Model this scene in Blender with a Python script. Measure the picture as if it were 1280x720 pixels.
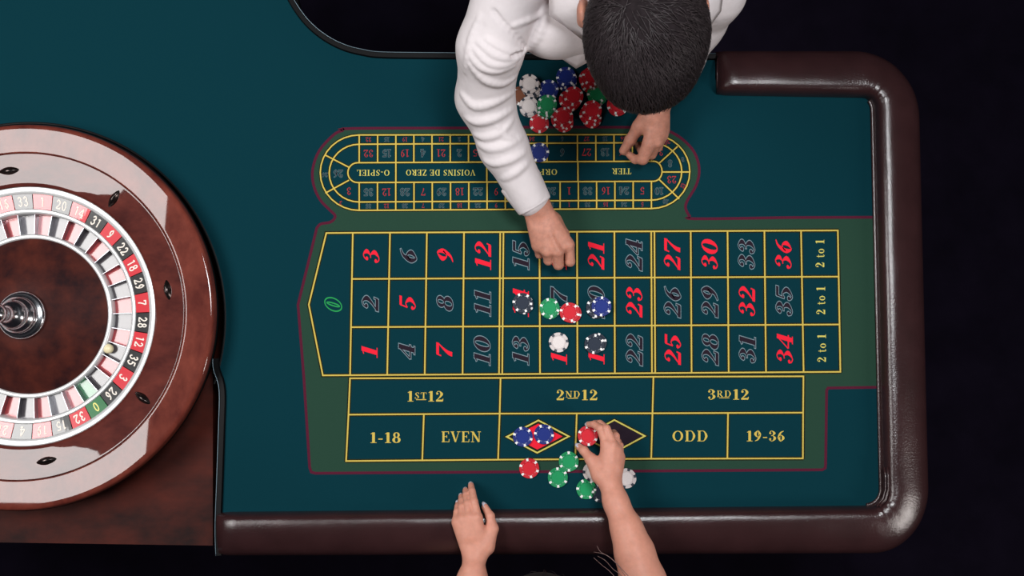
import bpy, bmesh, math, random
import numpy as np
from mathutils import Vector, Matrix
random.seed(7); rng = np.random.default_rng(7)
for o in list(bpy.data.objects): bpy.data.objects.remove(o)
SC = bpy.context.scene; COL = SC.collection

# ---------------------------------------------------------------- camera, world, lights, exposure
DIST, TILT, FPX = 2.0, math.radians(3.5), 1250.0
CAM = np.array([0.0, -DIST*math.sin(TILT), DIST*math.cos(TILT)])
cd = bpy.data.cameras.new('camera'); cam = bpy.data.objects.new('camera', cd); COL.objects.link(cam)
cam.location = CAM; cam.rotation_euler = (TILT, 0, 0)
cd.sensor_width = 36.0; cd.lens = 36.0*FPX/1280.0; cd.clip_start = 0.05; cd.clip_end = 50
SC.camera = cam
w = bpy.data.worlds.new('world'); SC.world = w; w.use_nodes = True
w.node_tree.nodes['Background'].inputs[0].default_value = (0.05, 0.05, 0.07, 1)
w.node_tree.nodes['Background'].inputs[1].default_value = 0.15
def area(name, loc, target, sx, sy, power, col):
    l = bpy.data.lights.new(name, 'AREA'); l.shape = 'RECTANGLE'; l.size = sx; l.size_y = sy
    l.energy = power; l.color = col
    o = bpy.data.objects.new(name, l); COL.objects.link(o); o.location = loc
    o.rotation_euler = (Vector(target)-Vector(loc)).to_track_quat('-Z', 'Y').to_euler()
    return o
area('softbox_key', (-2.0, 0.20, 2.40), (-1.2, 0.15, 0.0), 1.95, 0.92, 64, (1.0, 0.985, 0.97))
area('softbox_fill', (0.45, 0.45, 2.6), (0.2, 0.05, 0.0), 0.75, 0.6, 46, (0.96, 0.98, 1.0))
area('strip_rim', (2.4, -1.3, 1.3), (0.9, -0.3, 0.0), 0.35, 0.9, 20, (1.0, 0.94, 0.9))
vs = SC.view_settings; vs.view_transform = 'Standard'; vs.look = 'None'; vs.gamma = 1.0
vs.use_curve_mapping = False; vs.exposure = 0.0

# ---------------------------------------------------------------- helpers
def at(px, py, z=0.0):
    """Point of the place seen at photo pixel (px,py) at height z above the felt."""
    c, s = math.cos(TILT), math.sin(TILT)
    x = (px-640.0)/FPX; y = (360.0-py)/FPX
    d = np.array([x, y*c + s, y*s - c])
    return CAM + d*((z-CAM[2])/d[2])
def lin(r, g, b):
    f = lambda v: (v/255/12.92) if v/255 <= 0.04045 else ((v/255+0.055)/1.055)**2.4
    return (f(r), f(g), f(b), 1.0)
ORG = {}
def new_mesh(name, verts, faces, mats, smooth=True, fm=None):
    me = bpy.data.meshes.new(name)
    me.from_pydata([tuple(map(float, v)) for v in verts], [], [tuple(map(int, f)) for f in faces])
    for m in (mats if isinstance(mats, (list, tuple)) else [mats]): me.materials.append(m)
    if fm is not None: me.polygons.foreach_set('material_index', list(fm))
    if smooth: me.polygons.foreach_set('use_smooth', [True]*len(me.polygons))
    me.update(); return me
def link(name, me, parent=None, loc=(0, 0, 0), rot=(0, 0, 0)):
    o = bpy.data.objects.new(name, me); COL.objects.link(o)
    if parent is not None: o.parent = parent
    o.location = loc; o.rotation_euler = rot
    po = ORG.get(parent.name, Vector((0, 0, 0))) if parent is not None else Vector((0, 0, 0))
    ORG[o.name] = po + Vector(loc)
    return o
def obj(name, verts, faces, mats, parent=None, smooth=True, fm=None, origin=None):
    """Mesh object from WORLD coordinates, parented with the offset removed."""
    po = ORG.get(parent.name, Vector((0, 0, 0))) if parent is not None else Vector((0, 0, 0))
    og = Vector(origin) if origin is not None else po
    V = np.asarray(verts, float) - np.array(og)
    return link(name, new_mesh(name, V, faces, mats, smooth, fm), parent, og-po)
def tag(o, label, cat, group=None, kind=None):
    o['label'] = label; o['category'] = cat
    if group: o['group'] = group
    if kind: o['kind'] = kind
    return o
def empty(name, loc, label, cat, group=None):
    o = bpy.data.objects.new(name, None); COL.objects.link(o); o.location = loc
    o.empty_display_size = 0.02; ORG[o.name] = Vector(loc); return tag(o, label, cat, group)
def sharp(o, ang=35):
    me = o.data if hasattr(o, 'data') else o
    me.set_sharp_from_angle(angle=math.radians(ang)); return o

class MB:
    def __init__(s): s.v = []; s.f = []; s.m = []
    def add(s, verts, faces, mi=0):
        n = len(s.v); s.v.extend([tuple(v) for v in verts]); s.f.extend([tuple(i+n for i in f) for f in faces]); s.m.extend([mi]*len(faces))
    def lathe(s, prof, seg=64, a0=0, a1=2*math.pi, mi=0, c=(0, 0, 0), caps=False):
        full = abs(a1-a0) > 6.28; na = seg if full else seg+1; vs_, fs = [], []
        for i in range(na):
            a = a0+(a1-a0)*i/seg
            for r, z in prof: vs_.append((c[0]+r*math.cos(a), c[1]+r*math.sin(a), c[2]+z))
        P = len(prof)
        for i in range(seg):
            j = (i+1) % na
            for k in range(P-1): fs.append((i*P+k, j*P+k, j*P+k+1, i*P+k+1))
        if caps and not full:
            fs.append(tuple(range(P))); fs.append(tuple(reversed([seg*P+k for k in range(P)])))
        s.add(vs_, fs, mi)
    def box(s, lo, hi, mi=0):
        x0, y0, z0 = lo; x1, y1, z1 = hi
        s.add([(x0,y0,z0),(x1,y0,z0),(x1,y1,z0),(x0,y1,z0),(x0,y0,z1),(x1,y0,z1),(x1,y1,z1),(x0,y1,z1)],
              [(0,3,2,1),(4,5,6,7),(0,1,5,4),(1,2,6,5),(2,3,7,6),(3,0,4,7)], mi)
    def tube(s, pts, r, seg=8, mi=0):
        pts = [Vector(p) for p in pts]; rr = r if isinstance(r, (list, tuple)) else [r]*len(pts); vs_, fs = [], []
        for i, p in enumerate(pts):
            t = (pts[min(i+1, len(pts)-1)]-pts[max(i-1, 0)]).normalized()
            u = t.cross(Vector((0.03, 0.02, 1))).normalized(); w_ = t.cross(u)
            for k in range(seg):
                a = 2*math.pi*k/seg; vs_.append(p+(u*math.cos(a)+w_*math.sin(a))*rr[i])
        for i in range(len(pts)-1):
            for k in range(seg):
                k2 = (k+1) % seg; fs.append((i*seg+k, i*seg+k2, (i+1)*seg+k2, (i+1)*seg+k))
        fs.append(tuple(reversed(range(seg)))); fs.append(tuple((len(pts)-1)*seg+k for k in range(seg)))
        s.add(vs_, fs, mi)
    def build(s, name, mats, parent=None, smooth=True, origin=None):
        return obj(name, s.v, s.f, mats, parent, smooth, s.m, origin)
    def mesh(s, name, mats, smooth=True): return new_mesh(name, s.v, s.f, mats, smooth, s.m)

# ---------------------------------------------------------------- materials (all procedural)
def mat(name, col, rough=0.5, metal=0.0, coat=0.0, coat_rough=0.03, spec=0.5, var=0.0, vscale=30, vcol=None,
        bump=0.0, bscale=400, sheen=0.0, sss=0.0, stretch=None, detail=4, bdist=0.002):
    m = bpy.data.materials.new(name); m.use_nodes = True; nt = m.node_tree; b = nt.nodes['Principled BSDF']
    I = b.inputs; I['Base Color'].default_value = col; I['Roughness'].default_value = rough; I['Metallic'].default_value = metal
    I['Coat Weight'].default_value = coat; I['Coat Roughness'].default_value = coat_rough; I['Specular IOR Level'].default_value = spec
    if sheen: I['Sheen Weight'].default_value = sheen; I['Sheen Roughness'].default_value = 0.5
    if sss:
        I['Subsurface Weight'].default_value = sss; I['Subsurface Radius'].default_value = (0.006, 0.0022, 0.0012); I['Subsurface Scale'].default_value = 1.0
    tc = nt.nodes.new('ShaderNodeTexCoord'); src = tc.outputs['Object']
    if stretch:
        mp = nt.nodes.new('ShaderNodeMapping'); mp.inputs['Scale'].default_value = stretch; nt.links.new(src, mp.inputs[0]); src2 = mp.outputs[0]
    else: src2 = src
    if var or vcol:
        n = nt.nodes.new('ShaderNodeTexNoise'); n.inputs['Scale'].default_value = vscale; n.inputs['Detail'].default_value = detail
        n.inputs['Roughness'].default_value = 0.6; nt.links.new(src2, n.inputs['Vector'])
        cr = nt.nodes.new('ShaderNodeValToRGB'); cr.color_ramp.elements[0].position = 0.32; cr.color_ramp.elements[1].position = 0.70
        c2 = vcol if vcol else tuple(min(1, c*(1+var)) for c in col[:3])+(1,)
        c1 = col if vcol else tuple(c*(1-var) for c in col[:3])+(1,)
        cr.color_ramp.elements[0].color = c1; cr.color_ramp.elements[1].color = c2
        nt.links.new(n.outputs['Fac'], cr.inputs[0]); nt.links.new(cr.outputs[0], I['Base Color'])
    if bump:
        n2 = nt.nodes.new('ShaderNodeTexNoise'); n2.inputs['Scale'].default_value = bscale; n2.inputs['Detail'].default_value = 3
        nt.links.new(src2 if stretch else src, n2.inputs['Vector'])
        bp = nt.nodes.new('ShaderNodeBump'); bp.inputs['Strength'].default_value = bump; bp.inputs['Distance'].default_value = bdist
        nt.links.new(n2.outputs['Fac'], bp.inputs['Height']); nt.links.new(bp.outputs[0], I['Normal'])
    return m
M = {}
M['floor'] = mat('floor_carpet', lin(17, 13, 24), 0.95, spec=0.03, var=0.2, vscale=8)
M['felt'] = mat('teal_felt', lin(8, 51, 60), 0.95, spec=0.06, var=0.07, vscale=900, bump=0.15, bscale=1500, bdist=0.0006)
M['felt_green'] = mat('green_felt', lin(39, 67, 54), 0.95, spec=0.08, var=0.10, vscale=900, bump=0.15, bscale=1500, bdist=0.0006)
M['maroon'] = mat('maroon_print', lin(84, 24, 46), 0.9, spec=0.15, var=0.15, vscale=700)
M['yellow'] = mat('yellow_print', lin(206, 180, 84), 0.85, spec=0.15, var=0.08, vscale=700)
M['pale_yellow'] = mat('pale_yellow_print', lin(208, 196, 98), 0.85, spec=0.15, var=0.08, vscale=700)
M['ink'] = mat('dark_ink', lin(38, 27, 38), 0.9, spec=0.15)
M['ink_edge'] = mat('ink_edge', lin(34, 36, 22), 0.9, spec=0.1)
M['grey_ink'] = mat('grey_ink', lin(118, 138, 146), 0.9, spec=0.1)
M['dim_ink'] = mat('dim_ink', lin(88, 116, 120), 0.9, spec=0.1)
M['red'] = mat('red_print', lin(238, 34, 56), 0.85, spec=0.15)
M['dim_red'] = mat('dim_red_print', lin(178, 50, 57), 0.85, spec=0.15)
M['green_ink'] = mat('green_print', lin(40, 150, 78), 0.85, spec=0.15)
M['leather'] = mat('brown_leather', lin(52, 30, 31), 0.24, spec=0.85, var=0.16, vscale=14, bump=0.45, bscale=380, bdist=0.0012)
M['trim'] = mat('black_trim', lin(7, 7, 9), 0.5, spec=0.15)
M['trim_line'] = mat('steel_trim_line', lin(110, 128, 138), 0.4, metal=0.6)
M['deck'] = mat('mahogany_deck', lin(36, 20, 19), 0.6, spec=0.12, vcol=lin(86, 35, 26), vscale=7, stretch=(1, 1.6, 1), detail=8, bump=0.12, bscale=60)
M['rim'] = mat('mahogany_rim', lin(80, 31, 26), 0.5, spec=0.05, coat=1.0, coat_rough=0.02, vcol=lin(122, 58, 46), vscale=16, stretch=(1.5, 1, 4), detail=8)
M['track'] = mat('mahogany_track', lin(66, 27, 25), 0.5, spec=0.05, coat=1.0, coat_rough=0.02, vcol=lin(104, 48, 40), vscale=14, stretch=(1, 2, 3), detail=8)
M['cone'] = mat('burl_cone', lin(34, 10, 13), 0.55, spec=0.12, vcol=lin(80, 32, 22), vscale=22, detail=9)
M['chrome'] = mat('chrome', lin(225, 228, 232), 0.2, metal=1.0)
M['silver'] = mat('silver_ring', lin(226, 226, 226), 0.28, metal=0.35, coat=0.5)
M['fret'] = mat('steel_fret', lin(168, 168, 174), 0.35, metal=1.0)
M['plate_red'] = mat('red_enamel', lin(215, 26, 44), 0.3, coat=1.0)
M['plate_black'] = mat('black_enamel', lin(18, 17, 20), 0.3, coat=1.0)
M['plate_green'] = mat('green_enamel', lin(20, 112, 56), 0.3, coat=1.0)
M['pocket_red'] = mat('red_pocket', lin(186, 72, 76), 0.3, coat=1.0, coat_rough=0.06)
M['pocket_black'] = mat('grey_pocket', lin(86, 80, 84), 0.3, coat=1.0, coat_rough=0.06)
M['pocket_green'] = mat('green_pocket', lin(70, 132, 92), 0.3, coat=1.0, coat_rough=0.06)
M['numeral'] = mat('white_numeral', lin(244, 232, 220), 0.5)
M['numeral_zero'] = mat('yellow_numeral', lin(232, 226, 130), 0.5)
M['ivory'] = mat('ivory_ball', lin(240, 226, 184), 0.3, spec=0.5, var=0.08, vscale=120)
M['pewter'] = mat('dark_pewter', lin(70, 62, 60), 0.22, metal=0.9)
M['skin_f'] = mat('skin_light', lin(210, 146, 125), 0.5, spec=0.35, var=0.06, vscale=90, bump=0.08, bscale=900, sss=0.18, bdist=0.0008)
M['skin_m'] = mat('skin_warm', lin(190, 131, 111), 0.52, spec=0.35, var=0.13, vscale=110, bump=0.18, bscale=700, sss=0.15, bdist=0.001)
M['nail'] = mat('pale_nail', lin(206, 202, 214), 0.2, spec=0.6)
M['nail_m'] = mat('bare_nail', lin(232, 186, 174), 0.3, spec=0.5)
M['shirt'] = mat('white_cotton', lin(220, 211, 212), 0.85, spec=0.2, bump=0.28, bscale=24, bdist=0.008, var=0.015, vscale=60)
M['hair_m'] = mat('dark_brown_hair', lin(46, 37, 38), 0.45, spec=0.4, var=0.35, vscale=160)
M['hair_f'] = mat('dark_hair', lin(26, 22, 26), 0.6, spec=0.25, var=0.3, vscale=160)
M['hair_cap'] = mat('dark_hair_base', lin(34, 28, 30), 0.85, spec=0.1, var=0.3, vscale=160)
M['hair_m2'] = mat('brown_hair_strand', lin(56, 48, 50), 0.42, spec=0.45, var=0.6, vscale=300)
M['wisp'] = mat('brown_hair_wisp', lin(120, 92, 88), 0.4, spec=0.5)
M['trousers'] = mat('black_trousers', lin(18, 17, 22), 0.9, spec=0.2, var=0.1, vscale=40)
M['shoe'] = mat('black_shoe', lin(14, 13, 14), 0.3)
M['eye'] = mat('eye_white', lin(232, 228, 224), 0.2)
M['iris'] = mat('iris', lin(52, 34, 24), 0.2)
M['lip'] = mat('lip', lin(170, 96, 90), 0.5)
CH = {'red': (196, 28, 42), 'blue': (22, 40, 116), 'green': (22, 136, 82), 'white': (214, 204, 202), 'grey': (34, 42, 56), 'brown': (112, 66, 46)}
for k_, c_ in CH.items():
    M['chip_'+k_] = mat(k_+'_clay', lin(*c_), 0.55, spec=0.25, bump=0.05, bscale=900)
    M['inlay_'+k_] = mat(k_+'_inlay', lin(*[min(255, int(v*1.06+4)) for v in c_]), 0.6, spec=0.2, var=0.06, vscale=700)
M['spot'] = mat('chip_spot_white', lin(240, 238, 236), 0.45)
M['spot_dark'] = mat('chip_spot_navy', lin(30, 38, 54), 0.45)
for k_, c_ in CH.items():
    M['dash_'+k_] = mat(k_+'_dash', lin(*([int(v+(235-v)*0.42) for v in c_] if k_ != 'white' else (190, 168, 168))), 0.5)

# ---------------------------------------------------------------- glyph engine (stroke based lettering)
def ell(cx, cy, rx, ry, thick, thin, n=28, rot=0.0):
    out = []
    for i in range(n):
        a = 2*math.pi*i/n
        wv = thin+(thick-thin)*abs(math.cos(a+rot))**1.5
        out.append((cx+rx*math.cos(a), cy+ry*math.sin(a), wv))
    return out
def S(*p): return ('c', list(p))      # smooth stroke
def L(*p): return ('l', list(p))      # straight stroke
def O(p): return ('o', p)             # closed stroke
def D(x, y, r): return ('d', (x, y, r))
T, N_ = 0.19, 0.055
G = {
 '0': (0.60, [O(ell(.30, .5, .20, .465, T, N_))]),
 '1': (0.50, [L((.27, .02, T), (.27, .98, T)), L((.27, .95, N_+.02), (.08, .84, N_)), L((.06, .03, N_), (.48, .03, N_))]),
 '2': (0.60, [D(.14, .74, .085), S((.09, .74, N_), (.14, .91, N_), (.30, .965, N_), (.46, .72, T), (.36, .46, .12), (.20, .25, .07), (.07, .08, N_)), L((.05, .085, .17), (.53, .085, .17)), L((.53, .04, N_), (.55, .27, N_))]),
 '3': (0.58, [D(.13, .76, .08), S((.08, .76, N_), (.14, .91, N_), (.28, .965, N_), (.43, .76, T*.95), (.32, .57, N_), (.20, .53, N_)), S((.20, .53, N_), (.34, .52, N_), (.47, .28, T), (.30, .035, N_), (.14, .08, N_), (.08, .22, N_)), D(.13, .22, .08)]),
 '4': (0.60, [L((.40, .98, N_), (.03, .30, N_)), L((.03, .28, .08), (.58, .28, .08)), L((.41, .0, T), (.41, .98, T)), L((.25, .03, N_), (.57, .03, N_))]),
 '5': (0.57, [L((.12, .91, .15), (.50, .91, .15)), L((.125, .95, N_), (.10, .50, N_)), S((.10, .50, N_), (.26, .60, N_), (.46, .33, T), (.28, .035, N_), (.14, .08, N_), (.08, .2, N_)), D(.13, .20, .08)]),
 '6': (0.60, [S((.48, .96, N_), (.26, .80, .12), (.14, .38, T), (.22, .08, .1), (.31, .035, N_), (.46, .30, T), (.34, .57, N_), (.20, .48, N_), (.14, .36, N_))]),
 '7': (0.57, [L((.06, .90, .17), (.54, .90, .17)), L((.06, .97, N_), (.04, .68, N_)), S((.52, .86, N_), (.36, .55, .10), (.25, .25, .17), (.23, .01, T))]),
 '8': (0.60, [O(ell(.30, .745, .155, .215, .14, N_)), O(ell(.30, .285, .195, .25, T*.95, N_))]),
 '-': (0.40, [L((.05, .36, .10), (.35, .36, .10))]),
 'O': (0.84, [O(ell(.40, .5, .30, .46, .16, N_))]),
 'I': (0.40, [L((.2, 0, .16), (.2, 1, .16)), L((.03, .03, N_), (.37, .03, N_)), L((.03, .97, N_), (.37, .97, N_))]),
 'E': (0.70, [L((.18, 0, .16), (.18, 1, .16)), L((.03, .03, N_), (.60, .03, N_)), L((.03, .97, N_), (.58, .97, N_)), L((.2, .52, N_), (.44, .52, N_)), L((.61, .0, .04), (.63, .28, .04)), L((.58, 1, .04), (.59, .75, .04)), L((.44, .40, .04), (.44, .64, .04))]),
 'L': (0.66, [L((.18, 0, .16), (.18, 1, .16)), L((.03, .03, N_), (.58, .03, N_)), L((.03, .97, N_), (.34, .97, N_)), L((.59, .0, .04), (.61, .30, .04))]),
 'V': (0.78, [L((.13, .97, .16), (.39, .02, .13)), L((.64, .97, N_), (.39, .02, N_)), L((.0, .97, N_), (.28, .97, N_)), L((.50, .97, N_), (.77, .97, N_))]),
 'N': (0.84, [L((.16, .0, N_), (.16, .97, N_)), L((.16, .97, .16), (.66, .03, .16)), L((.68, .03, N_), (.68, .97, N_)), L((.03, .03, N_), (.29, .03, N_)), L((.0, .97, N_), (.2, .97, N_)), L((.55, .97, N_), (.81, .97, N_))]),
 'D': (0.82, [L((.18, 0, .16), (.18, 1, .16)), L((.03, .03, N_), (.30, .03, N_)), L((.03, .97, N_), (.30, .97, N_)), S((.28, .97, N_), (.52, .93, .07), (.68, .5, .17), (.52, .07, .07), (.28, .03, N_))]),
 'Z': (0.68, [L((.06, .96, N_+.02), (.58, .96, N_+.02)), L((.55, .95, .15), (.10, .05, .15)), L((.05, .04, N_+.02), (.60, .04, N_+.02)), L((.06, .99, .04), (.05, .75, .04)), L((.60, .0, .04), (.62, .27, .04))]),
 'R': (0.78, [L((.18, 0, .16), (.18, 1, .16)), L((.03, .03, N_), (.34, .03, N_)), L((.03, .97, N_), (.30, .97, N_)), S((.28, .97, N_), (.45, .94, .07), (.55, .74, .15), (.45, .53, .07), (.28, .50, N_)), L((.36, .50, .14), (.64, .02, .15)), L((.6, .03, N_), (.76, .03, N_))]),
 'P': (0.70, [L((.18, 0, .16), (.18, 1, .16)), L((.03, .03, N_), (.34, .03, N_)), L((.03, .97, N_), (.30, .97, N_)), S((.28, .97, N_), (.47, .94, .07), (.58, .72, .15), (.47, .49, .07), (.28, .46, N_))]),
 'T': (0.72, [L((.36, 0, .16), (.36, 1, .16)), L((.20, .03, N_), (.52, .03, N_)), L((.05, .97, N_), (.67, .97, N_)), L((.05, .99, .04), (.03, .72, .04)), L((.67, .99, .04), (.69, .72, .04))]),
 'H': (0.88, [L((.18, 0, .15), (.18, 1, .15)), L((.68, 0, .15), (.68, 1, .15)), L((.18, .51, N_), (.68, .51, N_)), L((.04, .03, N_), (.32, .03, N_)), L((.04, .97, N_), (.32, .97, N_)), L((.54, .03, N_), (.82, .03, N_)), L((.54, .97, N_), (.82, .97, N_))]),
 'S': (0.62, [S((.50, .74, N_), (.46, .92, N_), (.29, .965, N_), (.13, .76, .12), (.28, .54, .16), (.48, .28, .13), (.28, .035, N_), (.10, .10, N_), (.07, .28, N_)), L((.50, .98, .035), (.50, .72, .035)), L((.07, .0, .035), (.07, .29, .035))]),
 't': (0.42, [S((.17, .86, .07), (.17, .4, .12), (.20, .05, .10), (.30, .03, N_), (.38, .10, N_)), L((.03, .64, N_), (.36, .64, N_))]),
 'o': (0.56, [O(ell(.27, .32, .19, .29, .14, N_))]),
 ' ': (0.34, []),
}
g6 = G['6'][1][0][1]
G['9'] = (0.60, [S(*[(.60-x, 1-y, w_) for x, y, w_ in g6])])
def catmull(p, sub=6):
    P = [p[0]]+list(p)+[p[-1]]; out = []
    for i in range(1, len(P)-2):
        a, b, c, d = (np.array(P[i+k-1], float) for k in range(4))
        for j in range(sub):
            t = j/sub
            out.append(0.5*((2*b)+(c-a)*t+(2*a-5*b+4*c-d)*t*t+(3*b-a-3*c+d)*t**3))
    out.append(np.array(P[-2], float)); return out
def stroke_polys(st, e, sans):
    kind, p = st; vs_, fs = [], []
    if kind == 'd':
        if sans: return [], []
        x, y, r = p; n = 14
        return [(x+(r+e)*math.cos(2*math.pi*i/n), y+(r+e)*math.sin(2*math.pi*i/n)) for i in range(n)], [tuple(range(n))]
    if kind == 'c': pts = catmull(p)
    else: pts = [np.array(q, float) for q in p]
    n = len(pts); closed = kind == 'o'
    for i in range(n):
        a = pts[(i-1) % n] if closed else pts[max(i-1, 0)]; b = pts[(i+1) % n] if closed else pts[min(i+1, n-1)]
        t = b[:2]-a[:2]; t = t/(np.linalg.norm(t)+1e-9); nn = np.array([-t[1], t[0]])
        hw = (0.075 if sans else max(.028, pts[i][2]/2*WK))+e; q = pts[i][:2].copy()
        if not closed and i == 0: q = q-t*e
        if not closed and i == n-1: q = q+t*e
        vs_ += [tuple(q+nn*hw), tuple(q-nn*hw)]
    for i in range(n if closed else n-1):
        j = (i+1) % n; fs.append((2*i, 2*i+1, 2*j+1, 2*j))
    return vs_, fs
ZI = []      # tiny height step for each stroke, so that crossing strokes never coincide
def string_polys(s, e=0.0, sans=False, track=0.0, sizes=None):
    vs_, fs, x = [], [], 0.0; ZI.clear(); nst = 0
    for ci, ch in enumerate(s):
        adv, sts = G[ch]; sz, dy = (sizes[ci] if sizes else (1.0, 0.0))
        for st in sts:
            if sans and ch == '1' and st[0] == 'l' and abs(st[1][0][1]-st[1][1][1]) < .01: continue
            v, f = stroke_polys(st, e/sz, sans)
            n = len(vs_); nst += 1; ZI.extend([nst*3e-6]*len(v)); vs_ += [(x+a*sz, b*sz+dy) for a, b in v]; fs += [tuple(i+n for i in q) for q in f]
        x += adv*sz+track
    return vs_, fs, x-track
def fix_up(v, f):
    """wind a flat polygon counter-clockwise so that it faces up"""
    a = 0.0
    for i in range(len(f)):
        p, q = v[f[i]], v[f[(i+1) % len(f)]]; a += p[0]*q[1]-q[0]*p[1]
    return f if a > 0 else tuple(reversed(f))
Z_PRINT = 0.0008; WK = 1.0
def print_text(name, s, cx, cy, hpx, parent, fill, rotdeg=0.0, xs=1.0, shear=0.0, edge=None, edge_w=0.05, z=Z_PRINT, track=0.06, sizes=None, fit=None):
    """lettering printed flat on the felt; rotdeg counter-clockwise as seen from above"""
    V, F, FM = [], [], []; a = math.radians(rotdeg); ca, sa = math.cos(a), math.sin(a)
    wid = string_polys(s, 0, False, track, sizes)[2]
    if fit: xs = fit/(wid*hpx)
    for layer in ([(edge_w, 1, z-0.00015)] if edge else [])+[(0.0, 0, z)]:
        e, mi, zz = layer; v, f, _ = string_polys(s, e, False, track, sizes); n = len(V); pv = []
        for (x, y), dz_ in zip(v, list(ZI)):
            gx = ((x-wid/2)*xs+shear*(y-.5))*hpx; gy = (y-.5)*hpx
            pv.append(at(cx+gx*ca-gy*sa, cy-(gx*sa+gy*ca), zz+dz_))
        V += pv; F += [tuple(i+n for i in fix_up(pv, q)) for q in f]; FM += [mi]*len(f)
    return obj(name, V, F, [fill, edge or fill], parent, False, FM)

# ---------------------------------------------------------------- signed-distance modelling (bodies and cloth as continuous surfaces)
def smin(a, b, k):
    h = np.clip(0.5+0.5*(b-a)/k, 0, 1); return b+(a-b)*h-k*h*(1-h)
def prim_d(p, P):
    if p[0] == 'c':
        _, a, b, ra, rb = p; ab = b-a; t = np.clip(((P-a)@ab)/(ab@ab+1e-12), 0, 1)
        return np.linalg.norm(P-(a+t[..., None]*ab), axis=-1)-(ra+(rb-ra)*t)
    _, c, R, r = p; q = (P-c)@R.T
    k0 = np.linalg.norm(q/r, axis=-1); k1 = np.linalg.norm(q/(r*r), axis=-1)+1e-9
    return np.where(k0 < 1e-4, -r.min(), k0*(k0-1)/k1)
class Field:
    def __init__(s): s.groups = []; s.cuts = []
    def group(s, k, prims, kp): s.groups.append((k, prims, kp)); return s
    def cut(s, k, prim): s.cuts.append((k, prim))
    def flat(s): return [p for g in s.groups for p in g[1]]
    def ev(s, P, keep=None):
        d = None; i = 0
        for k, prims, kp in s.groups:
            gd = None
            for p in prims:
                if keep is None or keep[i]:
                    x = prim_d(p, P); gd = x if gd is None else smin(gd, x, kp)
                i += 1
            if gd is not None: d = gd if d is None else smin(d, gd, k)
        if d is None: return np.full(P.shape[:-1], 1.0)
        for k, p in s.cuts: d = -smin(-d, prim_d(p, P), k)
        return d
    def grad(s, P, e=5e-4):
        g = np.stack([s.ev(P+np.eye(3)[i]*e)-s.ev(P-np.eye(3)[i]*e) for i in range(3)], -1)
        return g/(np.linalg.norm(g, axis=-1, keepdims=True)+1e-12)
    def trace(s, px, py, zmax=0.75):
        p = at(px, py, zmax); d = at(px, py, 0)-p; d = d/np.linalg.norm(d)
        for _ in range(120):
            q = float(s.ev(p[None])[0])
            if q < 2e-4: return p
            p = p+d*q*0.85
            if p[2] < -0.1: return None
        return p
def bounds(field, pad=0.02):
    lo, hi = [], []
    for p in field.flat():
        if p[0] == 'c': r = max(p[3], p[4]); lo.append(np.minimum(p[1], p[2])-r); hi.append(np.maximum(p[1], p[2])+r)
        else: r = p[3].max(); lo.append(p[1]-r); hi.append(p[1]+r)
    return np.min(lo, 0)-pad, np.max(hi, 0)+pad
CORN = np.array([(i, j, k) for i in (0, 1) for j in (0, 1) for k in (0, 1)])
EDG = [(a, b) for a in range(8) for b in range(a+1, 8) if np.abs(CORN[a]-CORN[b]).sum() == 1]
def surface_nets(F, h, lo=None, hi=None, B=20):
    l2, h2 = bounds(F); lo = l2 if lo is None else np.array(lo); hi = h2 if hi is None else np.array(hi)
    nb = np.ceil((hi-lo)/(h*B)).astype(int); R = B*h*0.87
    bi = np.stack(np.meshgrid(*[np.arange(n) for n in nb], indexing='ij'), -1).reshape(-1, 3)
    C = lo+(bi+0.5)*B*h; prims = F.flat()
    PD = np.stack([prim_d(p, C) for p in prims], 1); dmin = PD.min(1); d0 = F.ev(C)
    sel = np.where((np.abs(d0) < R*1.25+0.012) | (np.abs(dmin) < R*1.2+0.012))[0]
    g = np.arange(B+1); GI = np.stack(np.meshgrid(g, g, g, indexing='ij'), -1); NN = (nb*B+4).astype(np.int64)
    def gid(I): I = I.astype(np.int64)+1; return (I[..., 0]*NN[1]+I[..., 1])*NN[2]+I[..., 2]
    ids, pos, quads = [], [], []
    for b in sel:
        keep = PD[b] < dmin[b]+2*R+0.03
        base = bi[b]*B; Pt = lo+(GI+base)*h; v = F.ev(Pt, keep)
        if v.min() > 0 or v.max() < 0: continue
        sg = v < 0
        cv = [v[c[0]:B+c[0], c[1]:B+c[1], c[2]:B+c[2]] for c in CORN]; cs = [x < 0 for x in cv]
        cnt = sum(x.astype(int) for x in cs); act = (cnt > 0) & (cnt < 8)
        I = np.argwhere(act); acc = np.zeros((len(I), 3)); num = np.zeros(len(I)); av = [x[act] for x in cv]
        for a, c in EDG:
            va, vb = av[a], av[c]; m = (va < 0) != (vb < 0); t = np.where(m, va/(va-vb+1e-20), 0)
            acc += np.where(m[:, None], CORN[a]+(CORN[c]-CORN[a])*t[:, None], 0); num += m
        ids.append(gid(I+base)); pos.append(lo+(I+base+acc/num[:, None])*h)
        for ax in range(3):
            u, w_ = (ax+1) % 3, (ax+2) % 3
            sl = [slice(0, B)]*3; s2 = list(sl); s2[ax] = slice(1, B+1)
            A, Bb = sg[tuple(sl)], sg[tuple(s2)]; m = A != Bb; J = np.argwhere(m)+base
            eu = np.zeros(3, int); eu[u] = 1; ew = np.zeros(3, int); ew[w_] = 1
            q = np.stack([gid(J-eu-ew), gid(J-ew), gid(J), gid(J-eu)], 1)
            fl = ~A[m]; q[fl] = q[fl][:, ::-1]; quads.append(q)
    ids = np.concatenate(ids); pos = np.concatenate(pos); quads = np.concatenate(quads)
    o = np.argsort(ids); ids = ids[o]; pos = pos[o]
    ix = np.searchsorted(ids, quads); ix = np.clip(ix, 0, len(ids)-1); ok = (ids[ix] == quads).all(1)
    return pos, ix[ok]
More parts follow.
